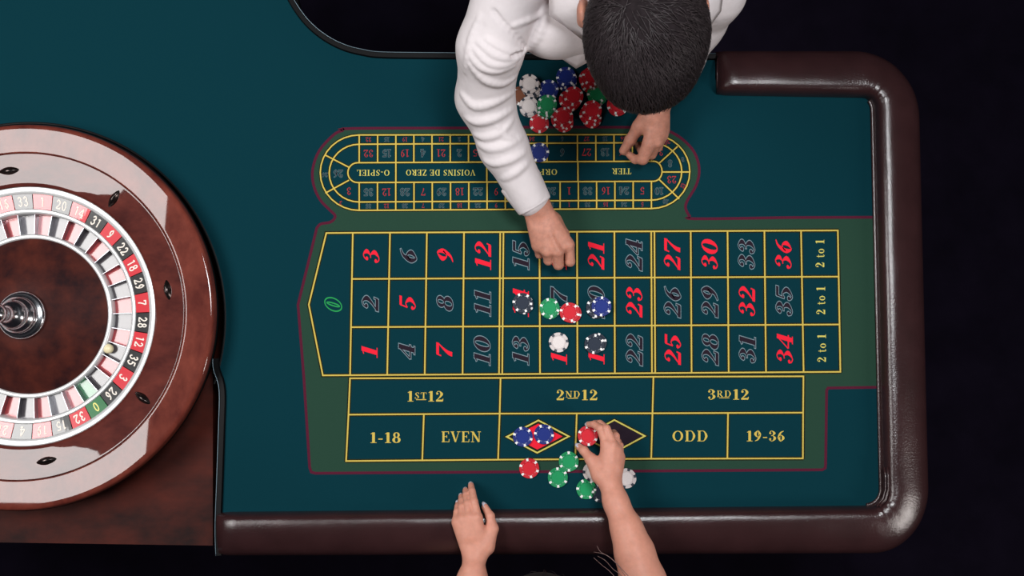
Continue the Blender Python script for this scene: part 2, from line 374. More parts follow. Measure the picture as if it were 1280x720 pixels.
def fast_mesh(name, pos, quads, mats):
    me = bpy.data.meshes.new(name); n = len(quads)
    me.vertices.add(len(pos)); me.vertices.foreach_set('co', np.asarray(pos, np.float32).ravel())
    me.loops.add(n*4); me.loops.foreach_set('vertex_index', np.asarray(quads, np.int32).ravel())
    me.polygons.add(n); me.polygons.foreach_set('loop_start', np.arange(0, n*4, 4, dtype=np.int32))
    me.polygons.foreach_set('use_smooth', np.ones(n, bool))
    for m in mats: me.materials.append(m)
    me.update(calc_edges=True); me.validate(); return me
def sdf_obj(name, F, h, mats, parent, lo=None, hi=None):
    pos, q = surface_nets(F, h, lo, hi); og = np.array(ORG[parent.name])
    return link(name, fast_mesh(name, pos-og, q, mats), parent)
def cap(a, b, ra, rb=None): return ('c', np.asarray(a, float), np.asarray(b, float), ra, ra if rb is None else rb)
def ellp(c, r, R=None): return ('e', np.asarray(c, float), np.eye(3) if R is None else np.asarray(R, float), np.asarray(r, float))
def chain(pts, rad): return [cap(pts[i], pts[i+1], rad[i], rad[i+1]) for i in range(len(pts)-1)]
#@@SETTING
# ---------------------------------------------------------------- floor
FLOOR_Z = -0.92
fl = obj('floor', [(-4, -4, FLOOR_Z), (4, -4, FLOOR_Z), (4, 4, FLOOR_Z), (-4, 4, FLOOR_Z), (-4, -4, FLOOR_Z-.05), (4, -4, FLOOR_Z-.05), (4, 4, FLOOR_Z-.05), (-4, 4, FLOOR_Z-.05)],
         [(0, 1, 2, 3), (7, 6, 5, 4), (0, 4, 5, 1), (1, 5, 6, 2), (2, 6, 7, 3), (3, 7, 4, 0)], M['floor'], None, False)
fl['kind'] = 'structure'; fl['label'] = 'dark floor around the gaming table'

# ---------------------------------------------------------------- table
table = empty('roulette_table', (0.0, 0.0, FLOOR_Z), 'roulette table with teal felt, printed betting layout and padded brown leather rail', 'table')
WC = at(40, 395, 0.005); WCX, WCY = WC[0], WC[1]           # wheel centre
def arc_px(cx, cy, rx, ry, a0, a1, n):
    return [(cx+rx*math.cos(math.radians(a0+(a1-a0)*i/n)), cy-ry*math.sin(math.radians(a0+(a1-a0)*i/n))) for i in range(n+1)]
# outline of the felt (clockwise in the photo, as pixels on the felt plane)
recess = [(330, -160), (338, -90), (348, -45), (362, -8), (374, 14), (390, 34), (410, 50), (432, 61), (455, 67), (480, 70), (560, 71), (700, 72), (894, 72)]
right = [(894, 100), (1088, 100), (1120, 128), (1122, 400), (1130, 640), (1100, 660), (700, 664), (278, 664)]
cut = [(277, 640), (279, 540), (280, 486), (272, 456)]
wr = 251
cutc = [at(30, 402, 0) + 0.0016*wr*np.array([math.cos(math.radians(a)), math.sin(math.radians(a)), 0]) for a in range(-14, 186, 5)]
outl = [at(x, y, 0) for x, y in recess+right+cut] + cutc
outl += [at(-330, 395, 0), at(-330, -160, 0)]
def flat_poly(pts, z): return [(p[0], p[1], z) for p in pts]
def extrude_poly(name, pts, z0, z1, m, parent, m_side=None):
    n = len(pts); V = flat_poly(pts, z1)+flat_poly(pts, z0)
    F = [fix_up(V, tuple(range(n)))]
    up = F[0] == tuple(range(n))
    F.append(tuple(n+i for i in (reversed(range(n)) if up else range(n))))
    for i in range(n):
        j = (i+1) % n; F.append((i, n+i, n+j, j) if up else (j, n+j, n+i, i))
    return obj(name, V, F, [m, m_side or m], parent, False, [0]+[1]*(n+1))
felt = extrude_poly('playing_surface', outl, -0.045, 0.0, M['felt'], table, M['trim'])
felt['label'] = 'teal felt playing surface'
# wooden deck under the wheel and the table frame and pedestals
deck_px = [(-330, 360), (-330, 676), (0, 678), (266, 682), (266, 360)]
deck = extrude_poly('wheel_deck', [at(x, y, -0.05) for x, y in deck_px]+[at(200, 130, -.05), at(-330, 130, -.05)], -0.13, -0.05, M['deck'], table)
deck['label'] = 'dark mahogany deck that carries the wheel'
apr = [at(x, y, -.1) for x, y in [(-300, 640), (1110, 660), (1110, 110), (894, 110), (880, 82), (470, 84), (380, 50), (340, -140), (-300, -140)]]
extrude_poly('frame', apr, -0.16, -0.135, M['trim'], table)
for (x, y) in [(-120, 380), (1000, 380), (460, 380)]:
    mb = MB(); c = at(x, y, -.1)
    mb.lathe([(0, -.14), (.12, -.14), (.10, -.20), (.075, -.3), (.075, FLOOR_Z+.14), (.11, FLOOR_Z+.06), (.22, FLOOR_Z+.02), (.22, FLOOR_Z), (0, FLOOR_Z)], 32, c=(c[0], c[1], 0))
    sharp(mb.build('pedestal', M['deck'], table))
# black trim with a thin steel line along the dealer recess and along the wheel side
def trim_strip(path, w_in, name, side=1):
    P = [np.array(p) for p in path]; V = []; n = len(P)
    prof = [(0, -.06), (0, .004), (.15, .006), (.85, .006), (1.0, .003), (1.0, -.001)]
    for i in range(n):
        t = P[min(i+1, n-1)]-P[max(i-1, 0)]; t /= np.linalg.norm(t); nn = np.array([t[1], -t[0], 0])*side
        for u, z in prof: V.append((P[i]+nn*u*w_in)*np.array([1, 1, 0])+np.array([0, 0, z]))
    k = len(prof); F = [(i*k+j, i*k+j+1, (i+1)*k+j+1, (i+1)*k+j) for i in range(n-1) for j in range(k-1)]
    o = obj(name, V, F, M['trim'], table, False); mb = MB()
    mb.tube([(p[0], p[1], .006) for p in P], .0009, 6); mb.build('edge_line', M['trim_line'], o)
    return o
def smooth_path(px, z=0, sub=6): return [at(p[0], p[1], z) for p in catmull([(a, b, 0) for a, b in px], sub)]
trim_strip(smooth_path([(x, y-4) for x, y in recess]), 0.012, 'recess_trim', 1)
side = smooth_path([(271, 694), (270, 660), (272, 600), (274, 540), (275, 488), (268, 462), (267, 448)])
trim_strip(side, 0.012, 'side_trim', 1)
mb = MB()
pr = [(.4035, .0006), (.4010, .0014), (.3985, .0010), (.3975, -.05)]
cc = at(30, 402, 0); mb.lathe(pr, 90, math.radians(-18), math.radians(188), c=(cc[0], cc[1], 0)); mb.build('well_trim', M['trim'], table)

# padded leather rail
def lerp2(a, b, n): return [(a[0]+(b[0]-a[0])*i/n, a[1]+(b[1]-a[1])*i/n) for i in range(n)]
inn = lerp2((895, 119), (1076, 122), 16)+arc_px(1076, 138, 15, 16, 90, 0, 16)[:-1]+lerp2((1091, 138), (1102, 612), 36)+arc_px(1082, 612, 20, 20, 0, -90, 16)[:-1]+lerp2((1082, 632), (274, 640), 60)+[(274, 640)]
out = lerp2((895, 62), (1066, 62), 16)+arc_px(1066, 150, 85, 88, 90, 0, 16)[:-1]+lerp2((1151, 150), (1162, 610), 36)+arc_px(1092, 610, 70, 83, 0, -90, 16)[:-1]+lerp2((1092, 693), (274, 696), 60)+[(274, 696)]
prof = [(0, -.012), (-.005, .008), (.005, .018), (.025, .026), (.06, .032), (.11, .0358), (.17, .0375), (.24, .038), (.34, .0372), (.46, .0352), (.60, .0315), (.74, .026), (.86, .0185), (.95, .009), (1.0, -.006), (.985, -.026), (.93, -.045), (.8, -.058)]
V, F = [], []; ns, k = len(inn), len(prof)
cum = [0.0]
for i in range(1, ns): cum.append(cum[-1]+math.hypot(.5*(inn[i][0]+out[i][0]-inn[i-1][0]-out[i-1][0]), .5*(inn[i][1]+out[i][1]-inn[i-1][1]-out[i-1][1])))
for i in range(ns):
    a = at(*inn[i], 0); b = at(*out[i], 0.004)
    ed = min(cum[i], cum[-1]-cum[i]); ef = math.sqrt(max(0.0, 1-(1-min(ed/9.0, 1))**2))
    ef = 0.55+0.45*ef
    corner = (16 <= i < 32) or (68 <= i < 84); ph = (i-16) if i < 40 else (i-68)
    for u, z in prof:
        p = a+(b-a)*(0.5+(u-0.5)*(0.9+0.1*ef)); zz = z*ef if z > 0 else z
        if corner and z > 0:
            wv = math.sin(math.pi*ph/16); zz += wv*(0.0022*math.sin(ph*2.3)*max(0, 1-u*2.2)**1.5 + 0.0010*math.sin(ph*1.1+1)*max(0, u-.55))
        zz += 0.0005*math.sin(i*.9+u*5)*math.sin(i*.31) if z > .02 else 0
        V.append((p[0], p[1], zz))
F = [(i*k+j, (i+1)*k+j, (i+1)*k+j+1, i*k+j+1) for i in range(ns-1) for j in range(k-1)]
F += [tuple(range(k)), tuple(reversed([(ns-1)*k+j for j in range(k)]))]
rail = obj('armrest_rail', V, F, M['leather'], table, True)
rail['label'] = 'padded dark brown leather armrest'
bm = bmesh.new(); bm.from_mesh(rail.data); bmesh.ops.recalc_face_normals(bm, faces=bm.faces); bm.to_mesh(rail.data); bm.free()
mb = MB(); mb.tube([at(x-1.0, y-.5, .003) for x, y in inn[24:84]], .0036, 8); mb.build('piping', M['leather'], rail)
for off in (2.5, 6.0):
    mb = MB(); mb.tube([at(x+off+dx, y, zz) for x, y, dx, zz in [(1103, 584, 0, .025+off*.001), (1104, 598, .6, .026+off*.001), (1104.5, 612, 0, .026+off*.001), (1101, 624, 0, .026+off*.001), (1093, 633, .5, .026+off*.001)]], .0022, 8); mb.build('seam', M['leather'], rail)
for p0, p1 in [((897, 70), (896, 112))]:
    mb = MB(); mb.tube([at(p0[0]+(p1[0]-p0[0])*t, p0[1]+(p1[1]-p0[1])*t, .020+.024*math.sin(math.pi*t)) for t in np.linspace(0, 1, 9)], .0016, 6); mb.build('seam', M['leather'], rail)

# ---------------------------------------------------------------- printed layout
border = [(1096, 271.5), (980, 272), (869.7, 273.5), (862, 270), (857, 260), (859.5, 250), (870.5, 231), (874, 211), (868, 190.6), (853.5, 174.4), (835, 163.5), (815, 159.5), (646, 159), (583, 160), (441, 160.6), (428, 163.2), (416.6, 169), (399, 188.6), (391, 211), (392, 231), (400, 249.5), (412.5, 262.7), (418.6, 269), (417.5, 274), (412, 278), (401, 280), (396, 285)]
border_s = [tuple(p[:2]) for p in catmull([(a, b, 0) for a, b in border[1:]], 4)]
border_path = [border[0]]+border_s+[(372.5, 381), (380, 474), (387, 584), (389, 590), (394, 591.5), (1028, 587.2), (1031.5, 585), (1032, 580), (1033.3, 488), (1035, 485), (1100, 484)]
grn = [at(x, y, .0002) for x, y in border_path]
Vg = flat_poly(grn, .0002); g_o = obj('green_border', Vg, [fix_up(Vg, tuple(range(len(Vg))))], M['felt_green'], felt, False)
RIB = [0]
def ribbon(mbx, pts, wpx, z, closed=False, mi=0, ext=None):
    RIB[0] = (RIB[0]+1) % 60; z = z+RIB[0]*1.5e-6; ext = wpx/2 if ext is None else ext
    n = len(pts); V = []; P = [np.array(p, float) for p in pts]
    for i in range(n):
        a = P[(i-1) % n] if closed else P[max(i-1, 0)]; b = P[(i+1) % n] if closed else P[min(i+1, n-1)]
        t1 = P[i]-a; t2 = b-P[i]
        t1 = t1/(np.linalg.norm(t1)+1e-9) if np.linalg.norm(t1) > 0 else t2/np.linalg.norm(t2)
        t2 = t2/(np.linalg.norm(t2)+1e-9) if np.linalg.norm(t2) > 0 else t1
        n1 = np.array([-t1[1], t1[0]]); n2 = np.array([-t2[1], t2[0]]); m_ = n1+n2; m_ /= np.linalg.norm(m_)+1e-9
        m_ = m_*(wpx/2)/max(.35, m_@n1)
        for s_ in (1, -1):
            q = P[i]+m_*s_
            if not closed and i == 0: q = q-t2*ext
            if not closed and i == n-1: q = q+t1*ext
            V.append(at(q[0], q[1], z))
    F = []
    for i in range(n if closed else n-1):
        j = (i+1) % n; F.append(fix_up(V, (2*i, 2*i+1, 2*j+1, 2*j)))
    mbx.add(V, F, mi)
mb = MB(); ribbon(mb, border_path, 3.4, .0004); mb.build('border_line', M['maroon'], felt, False)
CT = [441, 487.5, 533.6, 580, 627.3, 674.3, 721.3, 768, 816, 863.4, 909.4, 955.5, 1001.3, 1047.3]
CB = [437.6, 484, 530.9, 578.2, 625.8, 675, 721.8, 768.6, 817, 864.5, 910.9, 957.5, 1004.5, 1050.5]
RL = [291, 348.7, 409, 469]; RR = [288, 345.8, 405.6, 464.8]
def gp(c, r):
    """layout grid point: column line c (0..13), row line r (0..3); fractions allowed"""
    i = min(int(c), 12); f = c-i; v = r/3
    xt = CT[i]+(CT[i+1]-CT[i])*f; xb = CB[i]+(CB[i+1]-CB[i])*f; x = xt+(xb-xt)*v
    j = min(int(r), 2); g_ = r-j; u = (x-440)/608
    yl = RL[j]+(RL[j+1]-RL[j])*g_; yr = RR[j]+(RR[j+1]-RR[j])*g_
    return (x, yl+(yr-yl)*u)
Z0, Z1, ZL = .0003, .00055, .0007
def cell_fill(pts, name='bet_field'):
    V = [at(x, y, Z0) for x, y in pts]; return obj(name, V, [fix_up(V, tuple(range(len(V))))], M['felt'], felt, False)
LW, EW = 1.85, 4.8
def lines(name, paths, lw=LW, ew=EW):
    mb = MB()
    for p, cl in paths: ribbon(mb, p, ew, Z1, cl, 1, lw/2)
    for p, cl in paths: ribbon(mb, p, lw, ZL, cl, 0)
    return mb.build(name, [M['yellow'], M['ink_edge']], felt, False)
zero = [gp(0, 0), (407.9, 291.3), (386, 380.8), (403.5, 469.2), gp(0, 3)]
cell_fill(zero); cell_fill([gp(0, 0), gp(13, 0), gp(13, 3), gp(0, 3)])
bx = [[(437.5, 472.9), (625.7, 472.4), (816.8, 471), (1004.3, 470.4)], [(435.6, 518.3), (624.6, 517), (815.6, 516.6), (1003.9, 515.8)], [(432.6, 576.3), (622.6, 574.6), (814, 573.4), (1003.6, 573)]]
mid = [((529.8, 518.2), (527.8, 575.5)), ((721, 516.8), (719, 574)), ((910, 516.2), (909.2, 573.2))]
cell_fill([bx[0][0], bx[0][3], bx[2][3], bx[2][0]])
P_ = [([gp(c, 0) for c in range(14)], False), ([gp(c, 3) for c in range(14)], False), (zero, False)]
P_ += [([gp(0, r), gp(13, r)], False) for r in (1, 2)]
for c in range(14):
    for dx in ((-2.0, 2.0) if c in (4, 8) else (0,)):
        a, b = gp(c, 0), gp(c, 3); P_.append(([(a[0]+dx, a[1]), (b[0]+dx, b[1])], False))
lines('number_grid_lines', P_)
lines('bet_box_lines', [(r, False) for r in bx]+[([bx[0][c], bx[1][c], bx[2][c]], False) for c in range(4)]+[(list(m_), False) for m_ in mid])
REDS = {1, 3, 5, 7, 9, 12, 14, 16, 18, 19, 21, 23, 25, 27, 30, 32, 34, 36}
for n in range(1, 37):
    c = (n-1)//3; r = 2-(n-1) % 3; x, y = gp(c+.5, r+.5); rd = n in REDS
    if r == 1 or n > 24: x -= 0
    print_text('printed_number', str(n), x+.3, y, 20.5, felt, M['red'] if rd else M['ink'], 90, 1.48, 0.30, None if rd else M['grey_ink'], .034, track=.05)
print_text('printed_number', '0', 416.5, 380.5, 20, felt, M['felt'], 90, 1.2, .3, M['green_ink'], .07)
for r in range(3):
    x, y = gp(12.5, r+.5); print_text('printed_odds', '2 to 1', x, y, 11.0, felt, M['pale_yellow'], 90, fit=35, track=.08)
def small(k): return (0.62, 0.24)
for s, x, y in (('1ST12', 531.5, 495.3), ('2ND12', 721, 493.6), ('3RD12', 910.3, 493)):
    print_text('printed_dozen', s, x, y, 13.2, felt, M['yellow'], 0, track=.07, fit=46 if s[0] == '1' else 52, sizes=[(1, 0), (.60, .26), (.60, .26), (1, 0), (1, 0)])
    mb = MB(); ribbon(mb, [(x-11, y+4.3), (x+1, y+4.3)], .9, Z_PRINT); mb.build('underline', M['yellow'], felt, False)
for s, x, y, f_ in (('1-18', 481.5, 547, 39), ('EVEN', 576.5, 546, 50), ('ODD', 862.8, 545, 45), ('19-36', 957, 545, 49)):
    print_text('printed_bet', s, x, y, 13.4, felt, M['yellow'], 0, fit=f_, track=.05)
for (l_, t_, r_, b_), m_ in ((((633.5, 546), (673, 525.5), (711, 545.5), (671.5, 566)), M['red']), (((729, 546), (768, 525), (806, 545), (767, 566)), M['ink'])):
    q = [l_, t_, r_, b_]; mb = MB(); ribbon(mb, q, 4.6, Z1, True, 1); ribbon(mb, q, 1.9, ZL, True, 0)
    cx_, cy_ = sum(p[0] for p in q)/4, sum(p[1] for p in q)/4; sc_ = .80 if m_ is M['red'] else .93
    V = [at(cx_+(p[0]-cx_)*.93, cy_+(p[1]-cy_)*.93, .00045) for p in q]; mb.add(V, [fix_up(V, (0, 1, 2, 3))], 1)
    V = [at(cx_+(p[0]-cx_)*sc_, cy_+(p[1]-cy_)*sc_, .0006) for p in q]; mb.add(V, [fix_up(V, (0, 1, 2, 3))], 2)
    o = mb.build('bet_diamond', [M['pale_yellow'], M['ink_edge'], m_], felt, False)
# racetrack
def track(x0, x1, yt0, yt1, yb0, yb1, xl, xr, n=16):
    """stadium outline: straight top/bottom between x0 and x1, ends bulging to xl / xr"""
    p = []
    cyl, ryl = (yt0+yb0)/2, (yb0-yt0)/2; cyr, ryr = (yt1+yb1)/2, (yb1-yt1)/2
    p += arc_px(x0, cyl, x0-xl, ryl, 90, 270, n)
    p += arc_px(x1, cyr, xr-x1, ryr, 270, 450, n)
    return p
t_out = track(449, 814, 168.7, 168.2, 263, 260.7, 400.3, 862.3)
t_mid = track(449, 814, 180.3, 178.3, 252.5, 250.2, 411.5, 852.2)
t_in = track(447, 817, 203.4, 201.5, 228.2, 226.6, 434.8, 827.6, 12)
cell_fill(t_out, 'racetrack_field')
def ty(row, x):   # y of racetrack lines at x: 0 outer top,1 mid top,2 inner top,3 inner bottom,4 mid bottom,5 outer bottom
    a = [(168.7, 168.2), (180.3, 178.3), (203.4, 201.5), (228.2, 226.6), (252.5, 250.2), (263, 260.7)][row]; return a[0]+(a[1]-a[0])*(x-449)/365
topx = [449, 472, 494.8, 517.3, 540, 562.8, 585.6, 608.4, 646, 683.8, 721.8, 744.8, 767.5, 790.5, 813.8]
botx = [449+22.83*i for i in range(17)]
tp = [(t_out, True), (t_mid, True), (t_in, True)]
tp += [([(x, ty(0, x)), (x, ty(2, x))], False) for x in topx]+[([(x, ty(3, x)), (x, ty(5, x))], False) for x in botx]
tp += [([(x, ty(2, x)), (x, ty(3, x))], False) for x in (494.8, 608.5, 722.4)]
tp += [([(407.4, 194.3), (436, 209)], False), ([(407.4, 241), (435.5, 225.6)], False), ([(824.6, 203.4), (846.5, 183.5)], False), ([(828, 215), (862, 215)], False), ([(824.6, 225), (848.4, 248)], False)]
lines('racetrack_lines', tp, 1.65, 4.0)
def rnum(n, x, y, h, rot=180):
    global WK; WK = .62
    rd = n in REDS
    print_text('racetrack_number', str(n), x, y, h, felt, M['dim_red'] if rd else M['ink'], rot, 1.05, 0.0, None if rd else M['dim_ink'], .05, track=.03); WK = 1.0
for i, n in enumerate([32, 15, 19, 4, 21, 2, 25, 17, 34, 6, 27, 13, 36, 11]):
    x = (topx[i]+topx[i+1])/2; rnum(n, x, (ty(1, x)+ty(2, x))/2, 9.5); rnum(n, x, (ty(0, x)+ty(1, x))/2, 5.6)
for i, n in enumerate([35, 12, 28, 7, 29, 18, 22, 9, 31, 14, 20, 1, 33, 16, 24, 5]):
    x = (botx[i]+botx[i+1])/2; rnum(n, x, (ty(3, x)+ty(4, x))/2, 9.5); rnum(n, x, (ty(4, x)+ty(5, x))/2, 5.6)
for n, x, y, h, ro in ((26, 422.6, 217, 9.5, 180), (26, 406, 218.6, 5.6, 180), (3, 436, 239, 9.5, 180), (3, 425.7, 253.6, 5.6, 160), (30, 823, 190, 9.5, 180), (30, 834, 178, 5.6, 200),
                       (8, 837.6, 204.4, 9, 180), (8, 853.5, 199.4, 5.6, 190), (23, 839.6, 224.5, 9.5, 180), (23, 854, 232.5, 5.6, 150), (10, 824, 239, 9, 180), (10, 832, 252, 5.6, 165)):
    rnum(n, x, y, h, ro)
for s, x, y, f_ in (('O-SPIEL', 466.5, 216, 41), ('VOISINS DE ZERO', 550.6, 215.8, 87), ('ORPHELINS', 665, 215, 63), ('TIER', 777, 214.2, 24)):
    print_text('racetrack_sector', s, x, y, 7.4, felt, M['pale_yellow'], 180, fit=f_, track=.06)

# ---------------------------------------------------------------- roulette wheel
WZ = -0.05
wheel = empty('roulette', (WCX, WCY, WZ), 'large mahogany roulette wheel with numbered ring and chrome turret', 'roulette wheel')
c0 = (WCX, WCY, 0)
mb = MB(); mb.lathe([(.10, WZ), (.352, WZ), (.366, -.02), (.375, .02), (.3775, .036)], 128, c=c0); sharp(mb.build('bowl_side', M['trim'], wheel))
mb = MB(); mb.lathe([(.3775, .036), (.3772, .043), (.3755, .0485), (.3730, .0512), (.3690, .0523), (.3665, .0526), (.3650, .0526), (.3240, .0526), (.3225, .0526), (.3205, .0522), (.3194, .0512), (.3191, .0470)], 160, c=c0); mb.build('rim', M['rim'], wheel)
mb = MB(); mb.lathe([(.3188, .0470), (.3186, .0500), (.3175, .0503), (.3165, .05015), (.3150, .0498), (.3050, .0475), (.2900, .0441), (.2750, .0406), (.2620, .0374), (.2575, .0360), (.2555, .0335)], 160, c=c0); mb.build('ball_track', M['track'], wheel)
mb = MB(); mb.lathe([(.3785, .0335), (.3795, .0350), (.3783, .037)], 160, c=c0); mb.build('edge_band', M['pewter'], wheel)
mb = MB(); mb.lathe([(.2558, .026), (.2558, .0305), (.2535, .0318), (.2440, .0290), (.2415, .0268), (.2415, .02)], 160, c=c0); mb.build('outer_ring', M['silver'], wheel)
mb = MB(); mb.lathe([(.2125, .010), (.2125, .0205), (.2105, .0215), (.2050, .0202), (.2035, .0180), (.2030, -.012)], 160, c=c0); mb.build('inner_ring', M['silver'], wheel)
mb = MB(); mb.lathe([(.1630, -.012), (.1628, .0118), (.1605, .0135), (.1560, .0135), (.1540, .0115), (.1535, .006)], 160, c=c0); mb.build('cone_ring', M['silver'], wheel)
mb = MB(); mb.lathe([(.1540, .0095), (.145, .0125), (.125, .0200), (.10, .0290), (.075, .0370), (.052, .0430), (.03, .0450), (.0, .0455)], 128, c=c0); mb.build('cone', M['cone'], wheel)
SEQ = [0, 32, 15, 19, 4, 21, 2, 25, 17, 34, 6, 27, 13, 36, 11, 30, 8, 23, 10, 5, 24, 16, 33, 1, 20, 14, 31, 9, 22, 18, 29, 7, 28, 12, 35, 3, 26]
da = 2*math.pi/37; PM, KM = {}, {}
for cl in ('red', 'black', 'green'):
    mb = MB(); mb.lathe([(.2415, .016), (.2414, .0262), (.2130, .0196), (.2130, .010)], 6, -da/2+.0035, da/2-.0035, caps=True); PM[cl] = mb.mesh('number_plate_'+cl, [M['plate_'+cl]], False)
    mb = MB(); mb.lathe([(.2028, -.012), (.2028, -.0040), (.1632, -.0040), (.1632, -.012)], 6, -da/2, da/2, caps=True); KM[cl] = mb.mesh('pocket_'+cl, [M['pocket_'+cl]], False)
mb = MB(); mb.lathe([(.2026, -.009), (.2026, .0125), (.1632, .0105), (.1632, -.009)], 1, -.0026, .0026, caps=True); FM_ = mb.mesh('fret', [M['fret']], False)
for i, n in enumerate(SEQ):
    a = math.radians(-52.0)-i*da; cl = 'green' if n == 0 else ('red' if n in REDS else 'black'); lo = (0, 0, -WZ)
    pl = link('number_plate', PM[cl], wheel, lo, (0, 0, a))
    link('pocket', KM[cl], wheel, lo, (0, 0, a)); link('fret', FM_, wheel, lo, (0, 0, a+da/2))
    v, f, wid = string_polys(str(n), 0, True, .12); H = .0185; V = []
    for (x, y), dz_ in zip(v, list(ZI)):     # glyph up = outward, glyph right = clockwise
        ry = .2273+(y-.5)*H; tx = -((x-wid/2)*H*.88)
        V.append((ry, tx, .0262-(.2414-ry)*(.0262-.0196)/.0284+.0004+dz_))
    link('numeral', new_mesh('numeral', V, [fix_up(V, q) for q in f], M['numeral_zero' if n == 0 else 'numeral'], False), pl)
# diamond deflectors
def diamond_mesh():
    V = [(0, 0, .0095)]; F = []; n = 20
    for ring, (s_, z) in enumerate(((.35, .0085), (.7, .0055), (1, .0))):
        for i in range(n):
            a = 2*math.pi*i/n; c, s2 = math.cos(a), math.sin(a)
            V.append((.0205*s_*math.copysign(abs(c)**1.25, c), .0080*s_*math.copysign(abs(s2)**1.25, s2), z))
    for i in range(n):
        j = (i+1) % n; F.append((0, 1+i, 1+j)); F.append((1+i, 1+n+i, 1+n+j, 1+j)); F.append((1+n+i, 1+2*n+i, 1+2*n+j, 1+n+j))
    return new_mesh('deflector', V, F, M['pewter'])
dm = diamond_mesh()
for a, rad in ((97, 0), (53, 1), (10, 0), (-34, 1), (-79, 0), (-125, 1), (188, 0), (142, 1)):
    ar = math.radians(a); r = .287; o = link('deflector', dm, wheel, (r*math.cos(ar), r*math.sin(ar), .0432-WZ))
    nv = Vector((-.23*math.cos(ar), -.23*math.sin(ar), .973)); tn = Vector((-math.sin(ar), math.cos(ar), 0)) if not rad else Vector((.973*math.cos(ar), .973*math.sin(ar), .23))
    yv = nv.cross(tn); o.rotation_euler = Matrix((tn, yv, nv)).transposed().to_euler()
# turret
tur = [(.046, .040), (.0475, .046), (.046, .052), (.041, .0555), (.036, .056), (.034, .060), (.0355, .066), (.034, .071), (.029, .074), (.026, .078), (.0255, .084), (.0275, .088), (.0265, .092), (.020, .096), (.0135, .102), (.0105, .112), (.0105, .120), (.0135, .125)]
mb = MB(); mb.lathe(tur, 64, c=c0); mb.build('turret', M['chrome'], wheel)
mb = MB(); mb.lathe([(.0, .158), (.006, .1572), (.012, .154), (.0165, .148), (.0185, .141), (.0170, .133), (.0125, .127), (.0105, .1245)], 48, c=c0); mb.build('finial', M['chrome'], wheel)
# ball
bp = at(136.5, 436, .003); mb = MB(); n = 16
mb.lathe([(.0098*math.sin(math.pi*i/n), -.0098*math.cos(math.pi*i/n)) for i in range(n+1)], 32)
tag(link('roulette_ball', mb.mesh('roulette_ball', [M['ivory']]), None, (bp[0], bp[1], .0062)), 'small ivory ball resting in a black pocket of the wheel', 'ball')

# ---------------------------------------------------------------- chips
CR, CTK = .0197, .0034
def chip_meshes(c):
    body = MB(); body.lathe([(0, 0), (CR-.0004, 0), (CR, .0004), (CR, CTK-.0004), (CR-.0004, CTK), (.0125, CTK), (.0122, CTK-.0002), (0, CTK-.0002)], 40)
    sp = MB(); dk = 1 if c == 'white' else 0
    for i in range(6):
        a = 2*math.pi*i/6; w_ = .165 if dk else .125
        sp.lathe([(CR-.0052, CTK+.00012), (CR-.0004, CTK+.00014), (CR+.00015, CTK-.0004), (CR+.00015, .0004), (CR-.0004, -.00002)], 4, a-w_, a+w_)
    ds = MB()
    for i in range(12):
        a = 2*math.pi*(i+.5)/12; ds.lathe([(.0133, CTK+.0001), (.0147, CTK+.0001)], 2, a-.07, a+.07)
    il = MB(); il.lathe([(.0120, CTK-.00015), (.0119, CTK+.00005), (0, CTK+.00005)], 32)
    return (sharp(body.mesh('chip_body_'+c, [M['chip_'+c]])), sp.mesh('chip_spots_'+c, [M['spot_dark' if dk else 'spot']], False), ds.mesh('chip_dashes_'+c, [M['dash_'+c]], False), il.mesh('chip_inlay_'+c, [M['inlay_'+c]], False))
CM = {c: chip_meshes(c) for c in CH}
CNAME = {'red': 'red', 'blue': 'dark blue', 'green': 'green', 'white': 'white', 'grey': 'dark grey', 'brown': 'brown'}
def flipfix(me):
    bm = bmesh.new(); bm.from_mesh(me); bmesh.ops.recalc_face_normals(bm, faces=bm.faces); bm.to_mesh(me); bm.free()
for c in CM: flipfix(CM[c][0])
def chip(c, px, py, z, label, group, tilt=(0, 0)):
    p = at(px, py, z+CTK); r = empty('poker_chip', (p[0], p[1], z), label, 'poker chip', group)
    r.rotation_euler = (tilt[0], tilt[1], random.uniform(0, 6.28))
    for nm, me in zip(('body', 'edge_spots', 'dashes', 'inlay'), CM[c]): link(nm, me, r)
    return r
ZF = .0010
def stack(layers, labels, group):
    for i, (c, x, y) in enumerate(layers):
        chip(c, x, y, ZF+i*(CTK+.0001), labels[i], group)
def auto(c, n, where):
    """labels from the bottom to the top of a stack"""
    if n == 1: return [f'{c} poker chip lying alone {where}']
    if n == 2: return [f'lower {c} poker chip of the pair {where}', f'upper {c} poker chip of the pair {where}']
    od = {1: 'second', 2: 'third', 3: 'fourth', 4: 'fifth'}
    out = [f'bottom {c} poker chip of the stack {where}']
    for i in range(1, n-1): out.append(f'{od[i]} {c} poker chip from the bottom, stack {where}')
    return out+[f'top {c} poker chip of the stack {where}']
def st(c, pts, where, group='chip stacks in front of the dealer'): stack([(c, x, y) for x, y in pts], auto(CNAME[c], len(pts), where), group)
st('white', [(664.5, 112), (664.5, 109.5), (663, 107), (661.5, 104.5)], 'farthest up beside the sleeve')
st('white', [(661.5, 134.5), (661, 132.5)], 'beside the sleeve, left of the green stack')
st('blue', [(685, 115), (686, 111.5)], 'directly behind the green stack by the sleeve')
st('green', [(681.5, 137), (682.5, 134), (684, 130.5)], 'between the white pair and red stacks')
st('red', [(674, 154)], 'nearest the racetrack border by the sleeve')
st('red', [(704.5, 153), (703, 151), (701, 149), (704, 146)], 'second from left along the racetrack border')
st('red', [(713, 127), (714.5, 125), (711, 124.5), (717, 120)], 'in the middle of the dealer chips')
st('blue', [(708.5, 102), (709, 99), (707.5, 95.5)], 'under the collar tip')
st('red', [(738, 104), (738.5, 101), (736, 98), (740, 95)], 'highest up beside the dealer head')
